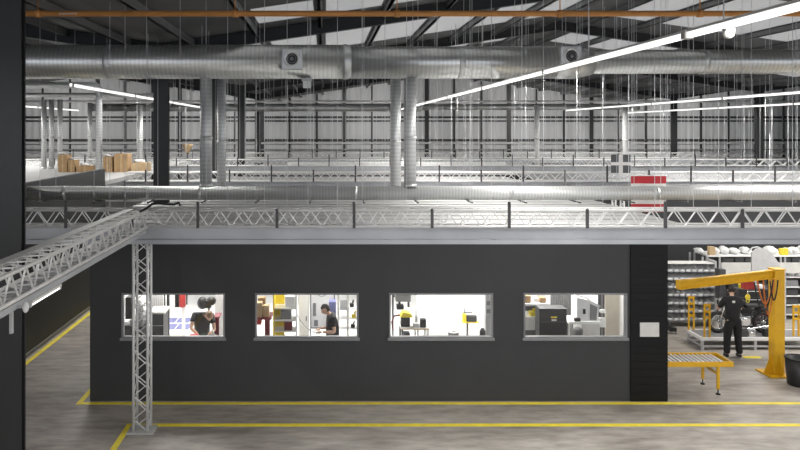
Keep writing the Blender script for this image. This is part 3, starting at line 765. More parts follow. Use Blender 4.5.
# motorcycle
my, mz = 19.0, bz
xw1, xw2, wr = PX(718,my), PX(763,my), .29
t = thing('motorcycle', 'dark motorcycle with chrome details on the white platform behind the worker', 'motorcycle', ((xw1+xw2)/2,my,mz))
for x in (xw1, xw2):
    w_ = obj('wheel', B().torus((x,my,mz+wr),(0,1,0),wr-.05,.05,28,8), 'rubber', t)
    obj('rim', B().torus((x,my,mz+wr),(0,1,0),wr-.10,.014,24,6), 'chrome' if x==xw1 else 'maroon', w_)
    b = B().cyl((x,my-.05,mz+wr),(x,my+.05,mz+wr),.045)
    for i in range(8): b.cyl((x,my,mz+wr),(x+math.cos(i*.785)*.19,my,mz+wr+math.sin(i*.785)*.19),.006,n=5)
    obj('spokes', b, 'chrome', w_)
xm = (xw1+xw2)/2
obj('frame', B().tube([(xw1+.2,my,mz+.82),(xm-.15,my,mz+.72),(xw2-.25,my,mz+.62),(xw2,my,mz+wr)],.022).tube([(xw1+.22,my,mz+.78),(xm-.2,my,mz+.25),(xm+.2,my,mz+.22),(xw2-.25,my,mz+.6)],.02), 'dark_grey', t)
obj('engine', B().rbox(xm-.2,xm+.2,my-.14,my+.14,mz+.2,mz+.45,.04).cyl((xm-.06,my,mz+.42),(xm-.12,my,mz+.62),.09).cyl((xm+.06,my-.16,mz+.33),(xm+.06,my+.16,mz+.33),.1), 'chrome', t)
obj('fuel_tank', B().ball((xm-.12,my,mz+.80),.2,(1.25,.7,.65)), 'black', t)
obj('seat', B().rbox(xm+.1,xm+.55,my-.12,my+.12,mz+.68,mz+.76,.03), 'rubber', t)
obj('fork', B().cyl((xw1,my-.07,mz+wr),(xw1+.22,my-.07,mz+.95),.02).cyl((xw1,my+.07,mz+wr),(xw1+.22,my+.07,mz+.95),.02), 'chrome', t)
obj('handlebar', B().tube([(xw1+.35,my-.36,mz+1.0),(xw1+.25,my-.2,mz+1.06),(xw1+.22,my,mz+.98),(xw1+.25,my+.2,mz+1.06),(xw1+.35,my+.36,mz+1.0)],.014), 'black', t)
obj('headlamp', B().ball((xw1+.12,my,mz+.86),.09), 'chrome', t)
obj('exhaust', B().tube([(xm-.15,my-.15,mz+.4),(xm-.22,my-.18,mz+.2),(xm+.1,my-.19,mz+.16),(xw2,my-.19,mz+.22),(xw2+.25,my-.19,mz+.27)],[.02,.022,.025,.04,.04]), 'chrome', t)
obj('mudguard', B().tube([(xw2-.2,my,mz+.62),(xw2,my,mz+.64),(xw2+.2,my,mz+.58),(xw2+.32,my,mz+.45)],.05), 'black', t)
y = 19.75
t = thing('tool_cabinet', 'dark tool cabinet with drawers standing behind the motorcycle', 'cabinet', (PX(753,y),y+.25,0))
x0, x1 = PX(738,y), PX(769,y); zt2 = PZ(289,y)
obj('body', B().rbox(x0,x1,y,y+.22,.08,zt2,.015), 'dark_grey', t)
for i in range(5):
    z = .18+i*.23; dr = obj('drawer', B().box(x0+.03,x1-.03,y-.012,y-.0005,z,z+.2), 'black', t)
    obj('handle', B().box((x0+x1)/2-.18,(x0+x1)/2+.18,y-.03,y-.012,z+.14,z+.16), 'alu_dull', dr)
for xx in (x0+.06, x1-.06): obj('castor', B().cyl((xx,y+.1,.04),(xx+.03,y+.1,.04),.04), 'rubber', t)
for px, w_, hgt, m_, lab in ((742,.14,.12,'bright_yellow','small yellow drill case on top of the dark tool cabinet'),(750,.2,.16,'black','black tool bag on top of the dark tool cabinet'),(760,.18,.1,'alu','small silver tray on top of the dark tool cabinet')):
    x = PX(px,y+.1); one('tool_case' if m_ != 'alu' else 'tray', B().rbox(x-w_/2,x+w_/2,y+.03,y+.18,zt2+.001,zt2+hgt,.02), m_, lab, 'case' if m_ != 'alu' else 'tray')
y = 18.68
for px, w_, hgt, m_, lab in ((743.5,.17,.22,'dark_grey','dark engine casting on the platform nearest the worker'),(751,.16,.15,'chrome','shiny small engine cover on the platform before the rear wheel'),(766,.15,.2,'black','black parts tub on the platform beside the crane post')):
    x = PX(px,y); b = B().rbox(x-w_/2,x+w_/2,y-.06,y+.06,bz+.001,bz+hgt,.025)
    one('engine_part' if m_ != 'black' else 'parts_tub', b.cyl((x,y-.07,bz+hgt*.5),(x,y+.07,bz+hgt*.5),hgt*.3), m_, lab, 'engine part' if m_ != 'black' else 'tub')
# dolly far off on the floor
t = thing('floor_jack', 'small black jack on castors on the floor before the bin rack', 'jack', (PX(671,20.1),20.1,0))
x = PX(672,20.1); obj('body', B().rbox(x-.09,x+.09,20.0,20.2,.06,.17,.02), 'black', t); obj('castor', B().cyl((x-.08,20.0,.03),(x-.05,20.0,.03),.03).cyl((x+.05,20.0,.03),(x+.08,20.0,.03),.03), 'mid_grey', t); obj('handle', B().tube([(x,20.1,.15),(x-.05,20.15,.3),(x-.06,20.2,.34)],.015), 'dark_grey', t)
t = thing('control_cabinet', 'dark slim control cabinet on posts beside the bin rack', 'cabinet', (PX(722,20.2),20.2,0))
x = PX(722,20.3); obj('body', B().rbox(x-.09,x+.09,20.25,20.5,.9,1.75,.02), 'dark_grey', t); obj('post', B().box(x-.03,x+.03,20.33,20.4,0,.9), 'mid_grey', t); obj('base_plate', B().box(x-.12,x+.12,20.25,20.48,0,.02), 'mid_grey', t)

# ------------------------------------------------------------------ people
def skinned(chains, sub=2):
    """chains: list of [(point, radius), ...] sharing points by identity of rounded position; root is the first point."""
    me = bpy.data.meshes.new('t'); idx, vs, es, rs = {}, [], [], []
    for c in chains:
        prev = None
        for p, r_ in c:
            k = tuple(round(v, 4) for v in p)
            if k not in idx: idx[k] = len(vs); vs.append(p); rs.append(r_)
            if prev is not None and prev != idx[k]: es.append((prev, idx[k]))
            prev = idx[k]
    me.from_pydata(vs, es, []); o = bpy.data.objects.new('t', me); COL.objects.link(o)
    md = o.modifiers.new('s', 'SKIN'); md.use_smooth_shade = True
    for i, r_ in enumerate(rs):
        sv = me.skin_vertices[0].data[i]; sv.radius = r_ if isinstance(r_, tuple) else (r_, r_); sv.use_root = i == 0
    sb = o.modifiers.new('u', 'SUBSURF'); sb.levels = sub; sb.render_levels = sub
    dg = bpy.context.evaluated_depsgraph_get(); dg.update()
    m2 = bpy.data.meshes.new_from_object(o.evaluated_get(dg))
    b = B(); b.bm.from_mesh(m2)
    bpy.data.objects.remove(o); bpy.data.meshes.remove(me); bpy.data.meshes.remove(m2)
    for f in b.bm.faces: f.smooth = True
    return b
def hand(body, wrist, elbow, palm_n):
    d = (wrist-elbow).normalized(); n = (palm_n - d*palm_n.dot(d)).normalized(); s = d.cross(n)
    ch = []
    c = wrist + d*.045
    for i, (o, L) in enumerate(((-.03,.065),(-.01,.078),(.01,.072),(.03,.055))):
        k = c + d*.05 + s*o
        ch.append([(wrist+d*.0, .026), (c, .028), (k, .011), (k+d*L*.5+n*L*.18, .0095), (k+d*L*.75+n*L*.62, .008)])
    ch.append([(wrist, .026), (c, .028), (c+s*-.04+n*.012, .012), (c+s*-.055+d*.05+n*.03, .010)])
    return ch
def person(label, J, hair='hair', facing=None, badge=False):
    g = lambda k: Vector(J[k])
    pel, che, nek, hd = g('pelvis'), g('chest'), g('neck'), g('head')
    base = Vector(((J['footL'][0]+J['footR'][0])/2, (J['footL'][1]+J['footR'][1])/2, min(J['footL'][2],J['footR'][2])-.045))
    base.z = 0.0
    t = thing('person', label, 'person', base)
    f = Vector(J['face']).normalized()                       # where the face looks
    side = f.cross(Vector((0,0,1))).normalized(); up = side.cross(f).normalized()
    wai = pel.lerp(che, .45)
    ch = [[(pel,.085),(wai,.08),(che,.09),(nek,.050),(hd-up*.03,.055)]]
    for s in 'LR':
        sh, el, wr, hip, kn, an = g('sh'+s), g('el'+s), g('ha'+s), g('hip'+s), g('kn'+s), g('foot'+s)
        fw = Vector(J.get('toe', (f.x,f.y,0))); fw.z = 0; fw.normalize()
        ch.append([(che,.09),(sh,.055),(sh.lerp(el,.5),.05),(el,.042),(el.lerp(wr,.4),.041),(wr,.027)])
        ch.append([(pel,.085),(hip,.07),(hip.lerp(kn,.5),.06),(kn,.05),(kn.lerp(an,.35),.058),(an,.038),(an+fw*.13-Vector((0,0,.01)),.034)])
    body = skinned(ch)
    for s in 'LR':
        hb = skinned(hand(None, g('ha'+s), g('el'+s), Vector(J.get('palm',(0,0,-1)))), 1)
        me = bpy.data.meshes.new('t'); hb.bm.to_mesh(me); hb.bm.free(); body.bm.from_mesh(me); bpy.data.meshes.remove(me)
    # head with a face
    hb = B(); r_ = bmesh.ops.create_uvsphere(hb.bm, u_segments=24, v_segments=18, radius=1)
    for v in hb.bm.verts:
        c = v.co; x, y, z = c.x, c.y, c.z                    # y forward, z up
        w_ = .078*(1 - .22*max(0,-z)); dpt = .098*(1-.12*max(0,-z)); hh = .118
        px_, py_, pz_ = x*w_, y*dpt, z*hh
        if y > .2 and z < -.2: py_ += .008                    # chin
        if y > .8 and abs(x) < .22 and -.35 < z < .12: py_ += .024*(1-abs(z+.15)/.3)   # nose
        if y > .75 and .05 < z < .3 and .2 < abs(x) < .55: py_ -= .010                  # eye sockets
        if y > .75 and -.6 < z < -.42 and abs(x) < .35: py_ += .004                     # lips
        v.co = hd + side*px_ + f*py_ + up*pz_
    for f_ in hb.bm.faces: f_.smooth = True
    for s in (-1,1): hb.ball(hd+side*s*.08-up*.005, .026, (.6,.7,1), 8)
    me = bpy.data.meshes.new('t'); hb.bm.to_mesh(me); hb.bm.free(); body.bm.from_mesh(me); bpy.data.meshes.remove(me)
    obj('body', body, 'skin', t)
    eb = B()
    for s in (-1,1): eb.ball(hd+side*s*.03+f*.086+up*.018, .010, (1,1,1), 8)
    obj('eyes', eb, 'black', t)
    hr = B(); bmesh.ops.create_uvsphere(hr.bm, u_segments=20, v_segments=14, radius=1)
    dele = [v for v in hr.bm.verts if (v.co.y > .25 and v.co.z < .35) or v.co.z < -.45]
    bmesh.ops.delete(hr.bm, geom=dele, context='VERTS')
    for v in hr.bm.verts:
        x, y, z = v.co; k_ = 1.09 + .02*math.sin(9*x+7*y); v.co = hd + side*x*.078*k_ + f*(y*.098*k_-.004) + up*(z*.118*k_+.004)
    for f_ in hr.bm.faces: f_.smooth = True
    obj('hair', hr, hair, t)
    sc = [[(pel-(wai-pel)*.55,.172),(wai,.165),(che,.175),(nek-(nek-che)*.1,.080)]]
    for s in 'LR':
        sh, el = g('sh'+s), g('el'+s); sc.append([(che,.175),(sh,.09),(sh.lerp(el,.45),.072),(sh.lerp(el,J.get('sleeve',.7)),.066)])
    obj('shirt', skinned(sc), 'shirt', t)
    tc_ = [[(pel+(wai-pel)*.4,.155),(pel,.160)]]
    for s in 'LR':
        hip, kn, an = g('hip'+s), g('kn'+s), g('foot'+s); tc_.append([(pel,.160),(hip,.125),(hip.lerp(kn,.5),.108),(kn,.09),(kn.lerp(an,.5),.085),(kn.lerp(an,.95),.078)])
    obj('trousers', skinned(tc_), 'trouser', t)
    for s in 'LR':
        an = g('foot'+s); fw = Vector(J.get('toe',(f.x,f.y,0))); fw.z = 0; fw.normalize()
        b = skinned([[(an-fw*.05+Vector((0,0,-.01)),.05),(an+fw*.06-Vector((0,0,.012)),.05),(an+fw*.17-Vector((0,0,.022)),.04)]])
        for v in b.bm.verts: v.co.z = max(v.co.z, base.z+.003)
        obj('shoe', b, 'rubber', t)
    if badge:
        p = Vector(J['badge']); obj('badge', B().cbox(p,(.06,.012,.05)), 'white', t, label='white patch on the shirt back')
    return t
# worker at the motorcycle, seen from behind
X, Y = PX(733,17.95), 17.95
person('person in black standing with back turned, reaching to the motorcycle', dict(
    pelvis=(X,Y,.95), chest=(X+.01,Y+.04,1.36), neck=(X+.03,Y+.10,1.52), head=(X+.06,Y+.17,1.64), face=(.35,1,-.35),
    shL=(X-.19,Y+.05,1.43), shR=(X+.20,Y+.05,1.43), elL=(X-.25,Y+.22,1.16), elR=(X+.30,Y+.20,1.16), haL=(X-.12,Y+.44,1.18), haR=(X+.28,Y+.45,1.20),
    hipL=(X-.10,Y,.90), hipR=(X+.10,Y,.90), knL=(X-.13,Y+.03,.49), knR=(X+.13,Y+.01,.49), footL=(X-.15,Y,.07), footR=(X+.15,Y-.03,.07), toe=(.1,1,0), sleeve=.85, badge=(X-.05,Y-.125,1.42)), badge=True)
# worker bending behind the first window
X, Y = PX(200,16.4), 16.45
person('person in black shirt bending down over the bench in the first window', dict(
    pelvis=(X-.02,Y+.15,.93), chest=(X+.06,Y-.02,1.36), neck=(X+.17,Y-.10,1.47), head=(X+.23,Y-.17,1.48), face=(.25,-.6,-.9),
    shL=(X+.26,Y+.02,1.42), shR=(X-.12,Y-.08,1.46), elL=(X+.34,Y-.12,1.15), elR=(X-.17,Y-.25,1.22), haL=(X+.22,Y-.32,1.07), haR=(X+.02,Y-.36,1.09),
    hipL=(X+.08,Y+.15,.88), hipR=(X-.12,Y+.15,.88), knL=(X+.1,Y+.12,.48), knR=(X-.14,Y+.12,.48), footL=(X+.11,Y+.16,.08), footR=(X-.15,Y+.16,.08), toe=(.2,-1,0), sleeve=.55), hair='hair_light')
# worker reading in the second window
X, Y = PX(333,16.3), 16.3
person('person in black shirt standing with head bowed in the second window', dict(
    pelvis=(X-.01,Y,.94), chest=(X+.0,Y,1.36), neck=(X-.09,Y,1.52), head=(X-.17,Y-.01,1.62), face=(-1,-.25,-.55),
    shL=(X+.0,Y-.19,1.44), shR=(X-.02,Y+.19,1.44), elL=(X+.03,Y-.25,1.17), elR=(X-.05,Y+.25,1.16), haL=(X-.24,Y-.20,1.16), haR=(X-.28,Y+.12,1.15),
    hipL=(X,Y-.10,.90), hipR=(X,Y+.10,.90), knL=(X-.02,Y-.11,.49), knR=(X-.02,Y+.11,.49), footL=(X,Y-.12,.08), footR=(X,Y+.12,.08), toe=(-1,0,0), sleeve=.6))
t = thing('tablet', 'pale tablet held by the person in the second window', 'tablet', (X-.36,Y-.04,1.13))
obj('case', B().cbox((X-.38,Y-.04,1.13),(.20,.26,.012),0,.25), 'light_grey', t)

# ------------------------------------------------------------------ inside the room, behind the windows
def rb(name, px0, px1, ytop, ybot, y, dep, m_, parent, bev=.01, label=None):
    return obj(name, B().rbox(PX(px0,y),PX(px1,y),y,y+dep,PZ(ybot,y),PZ(ytop,y),bev), m_, parent, label=label)
def solid(name, label, cat, px0, px1, ytop, y, dep, m_, z0=.012, bev=.01):
    return one(name, B().rbox(PX(px0,y),PX(px1,y),y,y+dep,z0,PZ(ytop,y),bev), m_, label, cat)
# --- window one
y = 16.6
x0, x1 = PX(150,y), PX(163.5,y)
t = thing('low_cabinet', 'dark low cabinet with pale top beyond the lattice column', 'cabinet', ((x0+x1)/2,y+.3,.012))
obj('body', B().rbox(x0,x1,y,y+.5,.012,PZ(314,y),.01), 'dark_grey', t); obj('top', B().box(x0-.03,x1+.03,y-.02,y+.55,PZ(314,y),PZ(312,y)), 'off_white', t); obj('door_gap', B().box(x0+.01,x1-.01,y-.004,y-.0005,PZ(326,y),PZ(325.4,y)), 'light_grey', t)
y = 17.4
b = B(); n = 7
for i in range(n): xx = PX(151+i*1.95,y); b.cyl((xx,y,.5),(xx,y,PZ(286,y)),.035,n=8)
t = thing('strip_curtain', 'pleated pale curtain on a rail behind the dark low cabinet', 'curtain', (PX(157,y),y,.012))
obj('curtain', b, 'curtain', t)
obj('rail_frame', B().cyl((PX(148,y),y,PZ(286,y)+.01),(PX(166,y),y,PZ(286,y)+.01),.015).cyl((PX(166,y),y,PZ(286,y)+.01),(PX(166,y),y,.012),.015).cyl((PX(148,y),y,PZ(286,y)+.01),(PX(148,y),y,.012),.015), 'alu', t)
y = 16.2
x0 = PX(123.5,y)
t = thing('machine_tool', 'dark machine with white covers at the start of the first window', 'machine', (x0+.25,y+.25,.012))
obj('bed', B().rbox(x0,x0+.42,y,y+.5,.012,PZ(326,y),.02), 'dark_grey', t); obj('head', B().rbox(x0+.02,x0+.16,y+.05,y+.4,PZ(320,y),PZ(298,y),.02), 'black', t)
obj('cover', B().rbox(x0+.01,x0+.13,y-.02,y+.04,PZ(330,y)+.12,PZ(322,y),.015), 'white', t); obj('spindle', B().cyl((x0+.32,y+.2,PZ(326,y)),(x0+.32,y+.2,PZ(302,y)),.06).cyl((x0+.32,y+.2,PZ(314,y)),(x0+.32,y+.2,PZ(305,y)),.085), 'light_grey', t)
t = one('machine_post', B().box(x0+.0,x0+.06,y+.6,y+.66,.012,PZ(292,y)).box(x0-.08,x0+.14,y+.58,y+.68,.012,.03), 'white', 'white post behind the dark machine', 'post')
y = 17.0
t = thing('parts_cylinder', 'silver upright cylinder tank behind the lattice column', 'tank', (PX(143,y),y,.012))
obj('tank', B().lathe((PX(143.5,y),y,.012),(0,0,1),[(0,.1),(.02,.11),(1.45,.11),(1.5,.04)],18), 'alu_dull', t); obj('valve', B().cyl((PX(143.5,y),y,1.51),(PX(143.5,y),y,1.6),.03), 'black', t)
k = 0
for ya, yb in ((318.5,323),(324.5,330)):
    for xa, xb in ((166,178),(179.5,192)):
        Ya, Yb = H*F/(yb-VY), H*F/(ya-VY)
        lab = 'lilac floor mat in the first window, %s' % ['far one beside the cabinet','far one beside the worker','near one beside the cabinet','near one beside the worker'][k]
        one('floor_mat', B().rbox(PX(xa,Yb),PX(xb,Yb),Ya,Yb,.0125,.024,.003), 'lilac', lab, 'mat'); k += 1
y = 18.6
t = thing('fire_extinguisher', 'red and black extinguisher on white post in the first window', 'extinguisher', (PX(181,y),y,PZ(307,y)))
cx = PX(182.5,y)
obj('cylinder', B().lathe((cx,y,PZ(307,y)),(0,0,1),[(0,.06),(.02,.085),(.38,.085),(.44,.03),(.5,.03)],18), 'red', t); obj('hose', B().tube([(cx+.03,y-.03,PZ(307,y)+.48),(cx+.12,y-.05,PZ(307,y)+.36),(cx+.12,y-.05,PZ(307,y)+.08)],.02), 'black', t); obj('bracket', B().box(cx-.19,cx-.09,y-.02,y+.1,PZ(307,y),PZ(292,y)), 'black', t)
one('mounting_post', B().box(cx-.04,cx+.04,y+.11,y+.16,.012,2.0).box(cx-.22,cx+.22,y+.05,y+.3,.012,.03), 'white', 'white stand post carrying the red extinguisher', 'stand')
y = 17.75
t = thing('work_lamp', 'large black articulated lamp head above the bending worker', 'lamp', (PX(207,y),y,.012))
cx, cz_ = PX(206.5,y), PZ(303,y)
obj('lamp_head', B().ball((cx-.1,y,cz_),.13,(1,.8,1.2)).ball((cx+.12,y,cz_+.05),.11,(1.1,.8,1)).rbox(cx-.1,cx+.12,y-.08,y+.1,cz_-.12,cz_+.08,.03), 'black', t); obj('stand', B().cyl((cx+.05,y+.05,.04),(cx+.05,y+.05,cz_),.025), 'black', t); obj('base', B().lathe((cx+.05,y+.05,.012),(0,0,1),[(0,.2),(.03,.2),(.05,.05)],20), 'black', t)
solid('grey_locker', 'grey locker standing behind the red stand at window edge', 'locker', 215, 226, 295, 18.2, .5, 'light_grey')
y = 15.65
t = thing('workbench', 'low white bench under the bending worker', 'bench', (PX(204,y),y+.2,.012))
bzt = 1.03
obj('top', B().box(PX(188,y),PX(222,y),y,y+.34,bzt-.04,bzt), 'white', t)
for xx in (PX(189,y),PX(221,y)):
    for yy in (y+.03,y+.31): obj('leg', B().box(xx-.02,xx+.02,yy-.02,yy+.02,.012,bzt-.04), 'white', t)
xx = PX(194,y+.15); one('red_vice', B().rbox(xx-.10,xx+.1,y+.08,y+.24,bzt+.001,bzt+.17,.05).cyl((xx-.14,y+.16,bzt+.1),(xx+.14,y+.16,bzt+.1),.03), 'red', 'red bench vice beside the bending worker', 'vice')
xx = PX(203.5,y+.05); one('toolbox', B().rbox(xx-.1,xx+.1,y+.02,y+.16,bzt+.001,bzt+.15,.015).tube([(xx-.05,y+.09,bzt+.14),(xx-.04,y+.09,bzt+.19),(xx+.04,y+.09,bzt+.19),(xx+.05,y+.09,bzt+.14)],.008), 'green', 'dark green toolbox on the bench below the worker', 'toolbox')
xx = PX(212,y+.1); t = thing('engine_part', 'small black and silver engine part on the bench end', 'engine part', (xx,y+.1,bzt))
obj('block', B().rbox(xx-.09,xx+.09,y+.03,y+.2,bzt+.001,bzt+.16,.02), 'black', t); obj('flange', B().torus((xx,y+.02,bzt+.1),(0,1,0),.05,.016,18,6).cyl((xx+.04,y+.1,bzt+.15),(xx+.02,y+.1,bzt+.27),.02), 'alu', t)
y = 17.0
t = thing('trolley', 'maroon upright trolley frame behind the bench end', 'trolley', (PX(217,y),y,.012))
obj('panel', B().rbox(PX(213.5,y),PX(219,y),y,y+.05,.1,PZ(317,y),.01), 'maroon', t); obj('side', B().box(PX(213,y),PX(219.5,y),y+.05,y+.4,PZ(318.5,y),PZ(317,y)), 'maroon', t); obj('foot', B().box(PX(213.5,y),PX(219,y),y,y+.4,.012,.1), 'maroon', t)
# --- window two
y = 16.4
t = thing('work_table', 'maroon steel table at the start of the second window', 'table', (PX(262,y),y+.3,.012))
tz = PZ(318,y)
obj('top', B().box(PX(250,y),PX(271.5,y),y,y+.55,tz-.04,tz), 'maroon', t)
for px in (251.5, 266):
    for yy in (y+.02, y+.5): obj('leg', B().box(PX(px,y)-.03,PX(px,y)+.03+.02,yy,yy+.04,.012,tz-.04), 'maroon', t)
obj('drawer', B().rbox(PX(253,y),PX(261,y),y+.01,y+.4,tz-.16,tz-.045,.01), 'red', t)
for i, (a_, b_, yt, dy, m_, lab) in enumerate(((255.5,262,303,.05,'tan','pale tan box on the maroon table at window edge'),(263,269,306,.08,'tan','smaller tan box on the maroon table near the yellow shelf'),(258,265,298,.3,'cardboard','brown box behind the tan boxes on the maroon table'))):
    yy = y+dy; one('small_box', B().rbox(PX(a_,yy),PX(b_,yy),yy,yy+.2,tz+.001,PZ(yt,yy),.01), m_, lab, 'box')
y = 16.8
sx0, sx1 = PX(273,y), PX(297,y); sd_ = .5
t = thing('yellow_shelf_unit', 'yellow sided shelf unit with white shelves in the second window', 'shelf', ((sx0+sx1)/2,y+.25,.012))
obj('side_panel', B().box(sx0,PX(283.5,y),y+.4,y+sd_,.012,PZ(290,y)), 'bright_yellow', t, label='bright yellow panel')
obj('side_panel', B().box(sx0,sx0+.03,y,y+.4,.012,PZ(290,y)), 'bright_yellow', t)
obj('side_panel', B().box(sx1-.03,sx1,y,y+.4,.012,PZ(290,y)), 'white', t)
shz = [PZ(v,y) for v in (308,320,331)]
for z in shz: obj('shelf', B().box(sx0+.03,sx1-.03,y,y+.4,z-.03,z), 'white', t)
one('grey_case', B().rbox(PX(280.5,y),PX(291,y),y+.04,y+.3,shz[1]+.001,PZ(311.5,y),.01), 'mid_grey', 'grey case on the middle shelf of the yellow unit', 'case')
one('white_carton', B().rbox(PX(285,y),PX(295,y),y+.04,y+.3,shz[0]+.001,PZ(297,y),.01), 'white', 'white carton on the top shelf of the yellow unit', 'box')
one('brown_carton', B().rbox(PX(284,y),PX(292,y),y+.05,y+.25,shz[2]+.001,PZ(323,y),.01), 'maroon', 'dark red carton on the lowest shelf of the yellow unit', 'box')
y = 17.6
x0, x1 = PX(299,y), PX(309,y)
t = thing('white_locker', 'tall white locker with handle between shelf and whiteboard', 'locker', ((x0+x1)/2,y+.25,.012))
obj('body', B().rbox(x0,x1,y,y+.5,.012,2.0,.01), 'off_white', t); obj('handle', B().box(x1-.08,x1-.05,y-.025,y-.001,PZ(321,y),PZ(316,y)), 'mid_grey', t); obj('door', B().box(x0+.02,x1-.02,y-.012,y-.0005,.1,1.95), 'white', t)
pts = [P(297,314,16.7),P(300,320,16.6),P(305,326,16.5),P(309,329,16.3),P(310.5,331,16.2)]
one('air_hose', B().tube(pts,.012,6), 'mid_grey', 'thin grey hose running from the shelf to the worker', 'hose')
y = 17.7
x0, x1 = PX(310,y), PX(335,y)
t = thing('whiteboard', 'grey framed whiteboard stand behind the reading worker', 'whiteboard', ((x0+x1)/2,y,.012))
obj('board', B().box(x0+.03,x1-.03,y,y+.02,PZ(327,y),PZ(284,y)), 'white', t)
b = B(); z0, z1 = PZ(328.5,y), PZ(283,y); b.box(x0,x0+.03,y-.01,y+.03,.012,z1).box(x1-.03,x1,y-.01,y+.03,.012,z1).box(x0+.03,x1-.03,y-.01,y+.03,z0,z0+.03).box(x0+.03,x1-.03,y-.01,y+.03,z1-.03,z1); obj('frame', b, 'mid_grey', t)
obj('drawing', B().torus((PX(322,y),y-.006,PZ(291,y)),(0,1,0),.13,.008,24,6).box(PX(313,y),PX(316,y),y-.008,y-.0005,PZ(316,y),PZ(303,y)).box(PX(314,y),PX(318,y),y-.008,y-.0005,PZ(326,y),PZ(320,y)), 'mid_grey', t)
solid('grey_panel_box', 'grey lilac equipment box behind the reading worker\'s shoulder', 'box', 329, 336, 302, 17.3, .3, 'lilac')
y = 17.2
x0, x1 = PX(338,y), PX(359,y)
t = thing('tool_rack', 'white tool rack with hanging tools at the second window edge', 'rack', ((x0+x1)/2,y+.2,.012))
for px in (338.5,348,358): obj('upright', B().box(PX(px,y)-.02,PX(px,y)+.02,y,y+.3,.012,2.0), 'off_white', t)
for v in (308,319,329): obj('shelf', B().box(x0+.03,x1-.03,y+.01,y+.3,PZ(v,y)-.015,PZ(v,y)), 'white', t)
obj('chart', B().box(PX(340,y),PX(347,y),y-.01,y-.002,PZ(310,y),PZ(300,y)), 'light_grey', t)
for i, (px, v, m_, lab) in enumerate(((352,308,'black','small black tool on the upper shelf of the white tool rack'),(354,319,'bright_yellow','yellow tool standing on the middle shelf of the tool rack'),(353,329,'black','black tool on the lowest shelf of the white tool rack'))):
    c = Vector((PX(px,y),y+.12,PZ(v,y))); one('hand_tool', B().rbox(c.x-.05,c.x+.05,c.y-.06,c.y+.06,c.z+.001,c.z+.09,.02).cyl((c.x+.02,c.y,c.z+.08),(c.x+.04,c.y,c.z+.17),.018), m_, lab, 'tool')
# --- window three
y = 16.9
t = thing('bench_press_machine', 'grey and black machine on a stand at the third window', 'machine', (PX(401,y),y+.2,.012))
obj('head', B().rbox(PX(396,y),PX(411,y),y,y+.35,PZ(302,y),PZ(292,y),.02), 'mid_grey', t); obj('lower_head', B().rbox(PX(397,y),PX(404,y),y+.02,y+.2,PZ(310,y),PZ(305.5,y),.015), 'black', t)
obj('column', B().box(PX(393,y),PX(394.5,y),y+.2,y+.26,.012,PZ(296,y)).box(PX(399,y),PX(401,y),y+.1,y+.16,PZ(306,y),PZ(302,y)).cyl((PX(409,y),y+.1,PZ(308,y)),(PX(409,y),y+.1,PZ(302,y)),.025).box(PX(393,y),PX(398,y),y+.2,y+.26,PZ(299,y),PZ(297.5,y)), 'dark_grey', t)
obj('base', B().box(PX(392,y),PX(396,y),y+.05,y+.4,.012,.05), 'dark_grey', t)
y = 16.0
bt = PZ(328.5,y)
t = thing('workbench', 'white topped bench with dark edge in the third window', 'bench', (PX(415,y),y+.3,.012))
obj('top', B().box(PX(401,y),PX(429,y),y,y+.6,bt-.03,bt), 'off_white', t); obj('edge', B().box(PX(401,y),PX(429,y),y-.012,y-.0005,bt-.025,bt), 'tan', t)
for px in (402.5,418,428):
    obj('leg', B().box(PX(px,y)-.02,PX(px,y)+.02,y+.03,y+.07,.012,bt-.03).box(PX(px,y)-.02,PX(px,y)+.02,y+.5,y+.54,.012,bt-.03), 'off_white' if px>403 else 'dark_grey', t)
t = thing('yellow_gearbox', 'yellow and black machine standing on the third window bench', 'machine', (PX(406,y),y+.2,bt))
obj('hood', B().prism([(PX(400,y+.15),PZ(317,y+.15)),(PX(413,y+.15),PZ(317,y+.15)),(PX(410,y+.15),PZ(313,y+.15)),(PX(403,y+.15),PZ(312,y+.15))], y+.1, y+.35), 'bright_yellow', t); obj('body', B().rbox(PX(401,y+.15),PX(410,y+.15),y+.12,y+.33,bt+.001,PZ(317,y+.15),.02), 'black', t); obj('arm', B().tube([P(393,330,y+.2),P(392,322,y+.2),P(394,316,y+.2),P(400,315,y+.2)],.02), 'maroon', t)
one('small_motor', B().rbox(PX(420,y+.1),PX(426,y+.1),y+.06,y+.2,bt+.001,PZ(319,y+.1),.02).cyl((PX(423,y+.1),y+.04,bt+.12),(PX(423,y+.1),y+.2,bt+.12),.06), 'black', 'small black motor at the end of the third window bench', 'motor')
one('parts_tray', B().rbox(PX(413.5,y+.1),PX(419,y+.1),y+.06,y+.2,bt+.001,bt+.09,.01), 'light_grey', 'grey parts tray in the middle of the third window bench', 'tray')
one('spray_bottle', B().lathe((PX(416,y+.4),y+.4,bt+.001),(0,0,1),[(0,.04),(.14,.04),(.2,.014),(.3,.014)],12), 'light_grey', 'grey spray bottle at the back of the third window bench', 'bottle')
one('toolbox', B().rbox(PX(404,16.2),PX(410,16.2),16.2,16.4,PZ(345,16.2),PZ(333,16.2),.01).box(PX(403,16.2),PX(411,16.2),16.19,16.45,.012,PZ(345,16.2)), 'dark_grey', 'dark toolbox chest standing under the third window bench', 'toolbox')
y = 18.4
t = thing('waste_basket', 'round black basket with white liner on the third room floor', 'bin', (PX(453.5,y),y,.012))
cx = PX(453.5,y); tz = PZ(331.5,y)
obj('body', B().lathe((cx,y,.012),(0,0,1),[(0,.1),(tz-.012,.14),(tz-.012,.13),(.05,.1)],20), 'dark_grey', t); obj('liner', B().torus((cx,y,tz),(0,0,1),.12,.025,18,6), 'white', t)
y = 18.0
t = thing('pillar_drill', 'dark monitor box on yellow bracket and white stand, third window', 'machine', (PX(470,y),y,.012))
